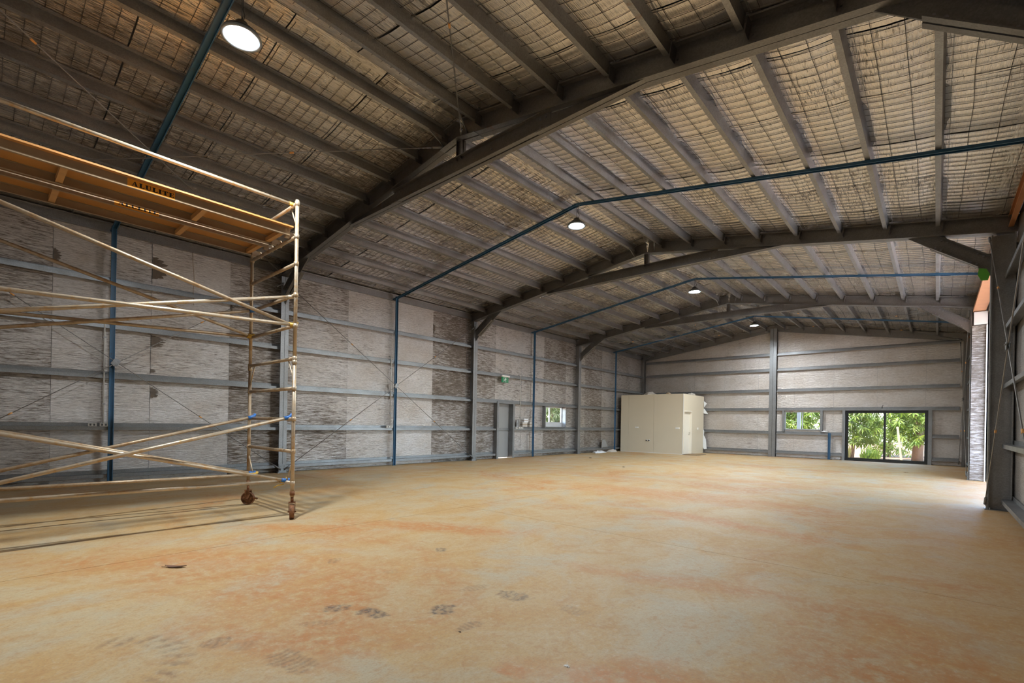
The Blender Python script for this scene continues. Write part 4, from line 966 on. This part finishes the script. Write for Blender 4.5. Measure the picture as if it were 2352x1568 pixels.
socket('power_outlet', 'grey outlet on the girt under the conduit by the exit door', (0.212, 14.92, 1.215), (1, 0, 0), 0.26, 0.075, 2, True)
t = thing('exit_sign', 'green running man exit sign hung over the exit door', 'exit sign', (0.26, 13.9, 3.0))
MB().box(0.19, 0.30, 13.68, 14.12, 3.20, 3.26).build('housing', M['white_trim'], t)
pl_ = MB().box(0.235, 0.245, 13.70, 14.10, 2.985, 3.20).build('panel', M['green'], t)
mb = MB(); X = 0.2465; cy_, cz_ = 13.905, 3.09
def sp(pts): mb.poly([(X, cy_+a*0.95, cz_+b*0.95) for a, b in pts])
sp([(0.035+0.02*math.cos(k*math.pi/4), 0.075+0.02*math.sin(k*math.pi/4)) for k in range(8)])
sp([(-0.02, 0.0), (0.02, -0.012), (0.045, 0.045), (0.005, 0.055)]); sp([(0.02, 0.045), (0.06, 0.015), (0.085, 0.03), (0.08, 0.042), (0.06, 0.03), (0.035, 0.055)])
sp([(0.0, 0.055), (-0.045, 0.04), (-0.05, 0.005), (-0.035, 0.005), (-0.032, 0.028), (0.008, 0.036)]); sp([(-0.02, 0.0), (0.01, -0.008), (-0.02, -0.05), (-0.075, -0.055), (-0.075, -0.038), (-0.032, -0.034)])
sp([(0.0, 0.0), (0.02, -0.012), (0.045, -0.045), (0.03, -0.09), (0.012, -0.09), (0.024, -0.048)])
for q in ([(-0.10, -0.09), (-0.088, -0.09), (-0.088, 0.095), (-0.10, 0.095)], [(0.10, -0.09), (0.112, -0.09), (0.112, 0.095), (0.10, 0.095)], [(-0.10, 0.095), (0.112, 0.095), (0.112, 0.105), (-0.10, 0.105)]): sp(q)
mb.build('running_man', M['white_print'], pl_, label='white running man in a doorway')
for y, z, w, h, mat, nm, lab in ((15.22, 1.257, 0.30, 0.18, 'carton', 'carton', 'wide pale carton on the girt beside the blue post near the exit door'), (15.30, 1.437, 0.26, 0.15, 'plastic_wrap', 'parcel', 'pale wrapped parcel stacked on the carton by the blue post'), (15.60, 1.257, 0.14, 0.2, 'carton', 'carton', 'narrow carton standing on the girt behind the blue post')):
    t = thing(nm, lab, nm, (0.13, y, z)); MB().box(0.065, 0.20, y-w/2, y+w/2, z, z+h).build('body', M[mat], t)
    MB().box(0.064, 0.201, y-w/2-0.001, y+w/2+0.001, z+h*0.42, z+h*0.55).build('tape', M['timber'], t)
heap('grey_cover', 'crumpled grey cover on the girt next to the stacked cartons', 'cover', (0.13, 14.86, 1.257), 0.055, 0.12, 0.28, M['door_grey'], 5)
t = thing('loose_cable', 'thin loose cable hanging down the foil from the roof edge', 'cable', (0.12, 3.35, 5.2)); mb = MB(); mb.tube([(0.12, 3.33, 5.2), (0.13, 3.34, 4.9), (0.12, 3.37, 4.6), (0.14, 3.35, 4.3), (0.12, 3.37, 3.98)], 0.006, 5); mb.build('wire', M['timber'], t)
mb = MB(); mb.tube([(11.20, YE-0.09, 2.32), (11.21, YE-0.12, 2.40), (11.24, YE-0.12, 2.46)], 0.014, 6); tag(mb.build('cable_end', M['dark_stuff']), 'short black cable end above the sliding glass door', 'cable')
# torn foil
def tear(parent, y, z, w, h, seed):
    rnd = random.Random(seed); P_ = [(y, z-h/2), (y, z+h/2)]; n = 22
    for k in range(n):
        a = math.pi/2-math.pi*(k+0.5)/n; r = rnd.uniform(0.75, 1.0) if k % 3 else rnd.uniform(0.40, 0.65)
        P_.append((y+w*r*math.cos(a), z+h/2*math.sin(a)*(0.85+0.15*r)))
    MB().ext(P_[::-1], (W0+0.012, 0, 0), (W0+0.016, 0, 0), (0, 1, 0), (0, 0, 1)).build('foil_tear', M['tear'], parent)
for args in ((2.60, 4.66, 0.34, 0.50, 1), (2.60, 1.92, 0.17, 0.24, 2), (1.03, 4.52, 0.12, 0.26, 3), (2.60, 3.05, 0.30, 0.26, 4), (4.16, 4.10, 0.05, 0.34, 5), (10.44, 4.58, 0.07, 0.32, 6), (2.60, 2.40, 0.11, 0.08, 7)): tear(wall_left, *args)
# bits against the wall beside the cream room
t = thing('leaning_board', 'dark grey offcut board leaning on the wall by the cream room', 'board', (0.3, 21.3, 0.3))
MB().ext([(-0.35, 0), (0.30, 0), (-0.02, 0.42), (-0.28, 0.42)], (0.235, 21.6, 0.23), (0.245, 21.6, 0.23), (0, 1, 0), (0, 0, 1)).build('panel', M['door_grey'], t); MB().box(0.245, 0.255, 21.35, 21.8, 0.24, 0.27).build('edge_strip', M['galv'], t)
heap('rubble_bag', 'flattened white bag on the floor by the wall near the cream room', 'bag', (0.42, 20.75, 0), 0.18, 0.55, 0.10, M['plastic_wrap'], 7)
heap('offcut_pile', 'grey offcut heap on the floor against the cream room', 'offcuts', (0.42, 22.0, 0), 0.16, 0.50, 0.12, M['carton'], 9)
t = thing('blue_stub_post', 'short blue post standing against the far wall under the window', 'post', (9.33, 25.82, 0)); MB().ext(cprof(0.10, 0.05, 0.012), (9.33, 25.86, 0), (9.33, 25.86, 1.20), (1, 0, 0), (0, -1, 0)).build('channel', M['blue'], t); MB().box(9.28, 9.38, 25.86, 25.872, 1.1, 1.2).build('cleat', M['blue'], t)
heap('rag', 'pale rag lying on the girt beside the far window', 'rag', (9.14, 25.9, 1.248), 0.13, 0.05, 0.05, M['plastic_wrap'], 11)
# litter on the floor
def leaf(c, ln, wd, ang, label, mat):
    t = thing('fallen_leaf', label, 'leaf', (c[0], c[1], 0)); mb = MB(); n = 8; ca, sa = math.cos(ang), math.sin(ang); pts = []
    for i in range(n+1):
        u = i/n; w = wd*math.sin(math.pi*u)**0.8; x = (u-0.5)*ln; lift = 0.004+0.012*(2*u-1)**2
        for s in (-1, 0, 1):
            pts.append((c[0]+x*ca-s*w*sa, c[1]+x*sa+s*w*ca, lift+(0.006 if s else 0.0)))
    mb.v = pts
    for i in range(n):
        for k in range(2): a = i*3+k; mb.f.append((a, a+1, a+4, a+3))
    mb.build('blade', mat, t); MB().tube([(c[0]-(0.5*ln+0.03)*ca, c[1]-(0.5*ln+0.03)*sa, 0.006), (c[0], c[1], 0.006), (c[0]+0.48*ln*ca, c[1]+0.48*ln*sa, 0.02)], 0.0025, 4).build('midrib', M['grit'], t)
leaf((7.68, 1.28), 0.20, 0.028, 0.75, 'brown dry leaf lying on the floor before the scaffold tower', M['leaf_dry'])
leaf((12.25, 20.3), 0.10, 0.03, 0.3, 'small dark leaf on the floor before the sliding glass door', M['leaf_dry'])
for k, (x, y, s) in enumerate(((10.60, 2.18, 0.012), (2.2, 17.1, 0.07), (5.2, 14.4, 0.05), (11.38, 2.30, 0.02))):
    heap('debris_bit', ['tiny brown clod in a boot mark on the floor', 'earth clod on the floor out from the small window', 'dark crumb on the floor out from the exit door', 'pale chip on the floor beside orange dust'][k], 'debris', (x, y, 0), s, s*0.6, s*0.4, M['grit'] if k < 3 else M['white_trim'], 20+k)

# ------------------------------------------------------------------ outside
struct(MB().box(8.6, 14.0, 26.16, 28.3, -0.3, -0.03).build('apron_slab', M['apron']), 'pale concrete apron outside the sliding door')
def tree(label, base, h, crown, n, seed, mat='leaf', trunk=0.09, leaf_len=0.34, zmin=0.6):
    rnd = random.Random(seed); t = thing('leafy_tree', label, 'tree', base, None)
    mb = MB(); bx_, by_, bz_ = base
    mb.tube([(bx_, by_, bz_), (bx_+0.06, by_+0.04, bz_+h*0.3), (bx_-0.05, by_, bz_+h*0.55), (bx_+0.05, by_, bz_+h*0.8)], [trunk, trunk*0.85, trunk*0.7, trunk*0.45], 8)
    mb.build('trunk', M['bark'], t)
    mb = MB()
    for k in range(6):
        a = k*1.05+rnd.random(); z = bz_+h*(0.35+0.07*k); mb.tube([(bx_, by_, z), (bx_+math.cos(a)*crown*0.35, by_+math.sin(a)*crown*0.35, z+0.35), (bx_+math.cos(a)*crown*0.75, by_+math.sin(a)*crown*0.75, z+0.5)], [trunk*0.45, trunk*0.3, 0.012], 5)
    mb.build('branch_set', M['bark'], t)
    mb = MB()
    for _ in range(n):
        a = rnd.random()*6.283; r = crown*math.sqrt(rnd.random()); z = bz_+zmin+(h-zmin)*rnd.random()**0.9
        r *= math.sqrt(max(0.12, 1-((z-bz_-h*0.55)/(h*0.6))**2))
        c = V(bx_+r*math.cos(a), by_+r*math.sin(a), z); s = leaf_len*(0.7+0.6*rnd.random())
        ax = V(rnd.uniform(-1, 1), rnd.uniform(-1, 1)-0.4, rnd.uniform(0.1, 1.2)).normalized(); u = ax.orthogonal().normalized(); v = ax.cross(u)
        for q in range(7):
            th = -2.3+q*0.77+rnd.uniform(-.1, .1); d = u*math.cos(th)+v*math.sin(th); w = ax.cross(d)
            ll = s*(1.0-0.09*abs(q-3)); p1 = c+d*ll*0.5-V(0, 0, 0.04*ll); tip = c+d*ll-V(0, 0, 0.28*ll)
            m0 = len(mb.v); mb.v += [tuple(c), tuple(p1+w*ll*0.12), tuple(tip), tuple(p1-w*ll*0.12)]; mb.f.append((m0, m0+1, m0+2, m0+3))
    mb.build('foliage', M[mat], t, kind='stuff')
tree('broad leaved tree outside beside the far window', (7.05, 30.9, -0.17), 3.9, 1.15, 420, 1)
tree('broad leaved tree filling the fixed pane of the sliding glass door', (9.65, 30.9, -0.17), 4.2, 1.2, 560, 2, zmin=0.85)
tree('broad leaved tree over the sliding pane of the glass door', (12.25, 31.9, -0.17), 4.4, 1.25, 560, 3, zmin=1.0, trunk=0.24)
tree('wide tree standing behind the others outside the far wall', (10.9, 35.6, -0.17), 5.0, 1.9, 700, 4, zmin=0.2)
tree('tall leafy tree further out beyond the far window', (6.2, 36.0, -0.17), 5.5, 2.0, 600, 5, zmin=0.2)
tree('far leafy tree beyond the sliding pane', (15.3, 36.4, -0.17), 5.2, 1.9, 500, 8, zmin=0.2)
tree('bushy grey green tree outside the small wall window', (-3.6, 22.2, -0.17), 4.2, 1.5, 650, 6, 'leaf_grey', zmin=0.2)
tree('second grey green tree further from the small wall window', (-6.4, 25.8, -0.17), 4.6, 1.7, 500, 7, 'leaf_grey', zmin=0.2)
struct(MB().box(14.1, 20.5, 11.5, 19.8, -0.3, -0.02).build('bounce_slab_roller', M['bounce_pale']), 'added pale slab bouncing daylight in through the roller doorway')  # unseen slab, added to throw sunlight up onto the ceiling
def scrub(label, c, r, h, n, seed, mat):
    rnd = random.Random(seed); t = thing('scrub_bush', label, 'bush', c); mb = MB()
    for _ in range(n):
        a = rnd.random()*6.28; rr = r*math.sqrt(rnd.random()); b = V(c[0]+rr*math.cos(a), c[1]+rr*math.sin(a), c[2]); z = h*rnd.uniform(.3, 1)
        tip = b+V(rnd.uniform(-.2, .2), rnd.uniform(-.2, .2), z); w = V(rnd.uniform(-1, 1), rnd.uniform(-1, 1), 0)*0.035; m0 = len(mb.v)
        mb.v += [tuple(b), tuple((b+tip)/2+w), tuple(tip), tuple((b+tip)/2-w)]; mb.f.append((m0, m0+1, m0+2, m0+3))
    mb.build('foliage', M[mat], t, kind='stuff'); MB().tube([c, (c[0]+0.05, c[1], c[2]+h*0.5)], 0.02, 5).build('stem', M['bark'], t)
scrub('dry orange scrub at the foot of the tree by the fixed pane', (9.2, 28.95, -0.17), 0.55, 0.9, 500, 21, 'scrub')
scrub('green scrub at the foot of the tree by the sliding pane', (10.55, 29.2, -0.17), 0.35, 0.7, 260, 22, 'leaf')
t = thing('timber_stake', 'pale timber stake leaning outside the sliding pane', 'stake', (11.72, 29.9, -0.17)); MB().ext([(-0.045, -0.03), (0.045, -0.03), (0.045, 0.03), (-0.045, 0.03)], (11.72, 29.9, -0.17), (11.54, 30.0, 1.56), (1, 0, 0), (0, 1, 0)).build('stick', M['timber'], t); MB().box(11.66, 11.78, 29.86, 29.94, -0.17, -0.14).build('foot', M['timber'], t)
t = thing('verandah_post', 'white verandah post outside the far window', 'post', (7.78, 27.6, -0.17)); MB().box(7.70, 7.86, 27.55, 27.70, -0.17, 3.2).build('shaft', M['white_trim'], t); MB().box(7.66, 7.90, 27.51, 27.74, -0.17, -0.1).build('foot', M['galv'], t)

for o in bpy.data.objects:
    if '_b' in o: del o['_b']
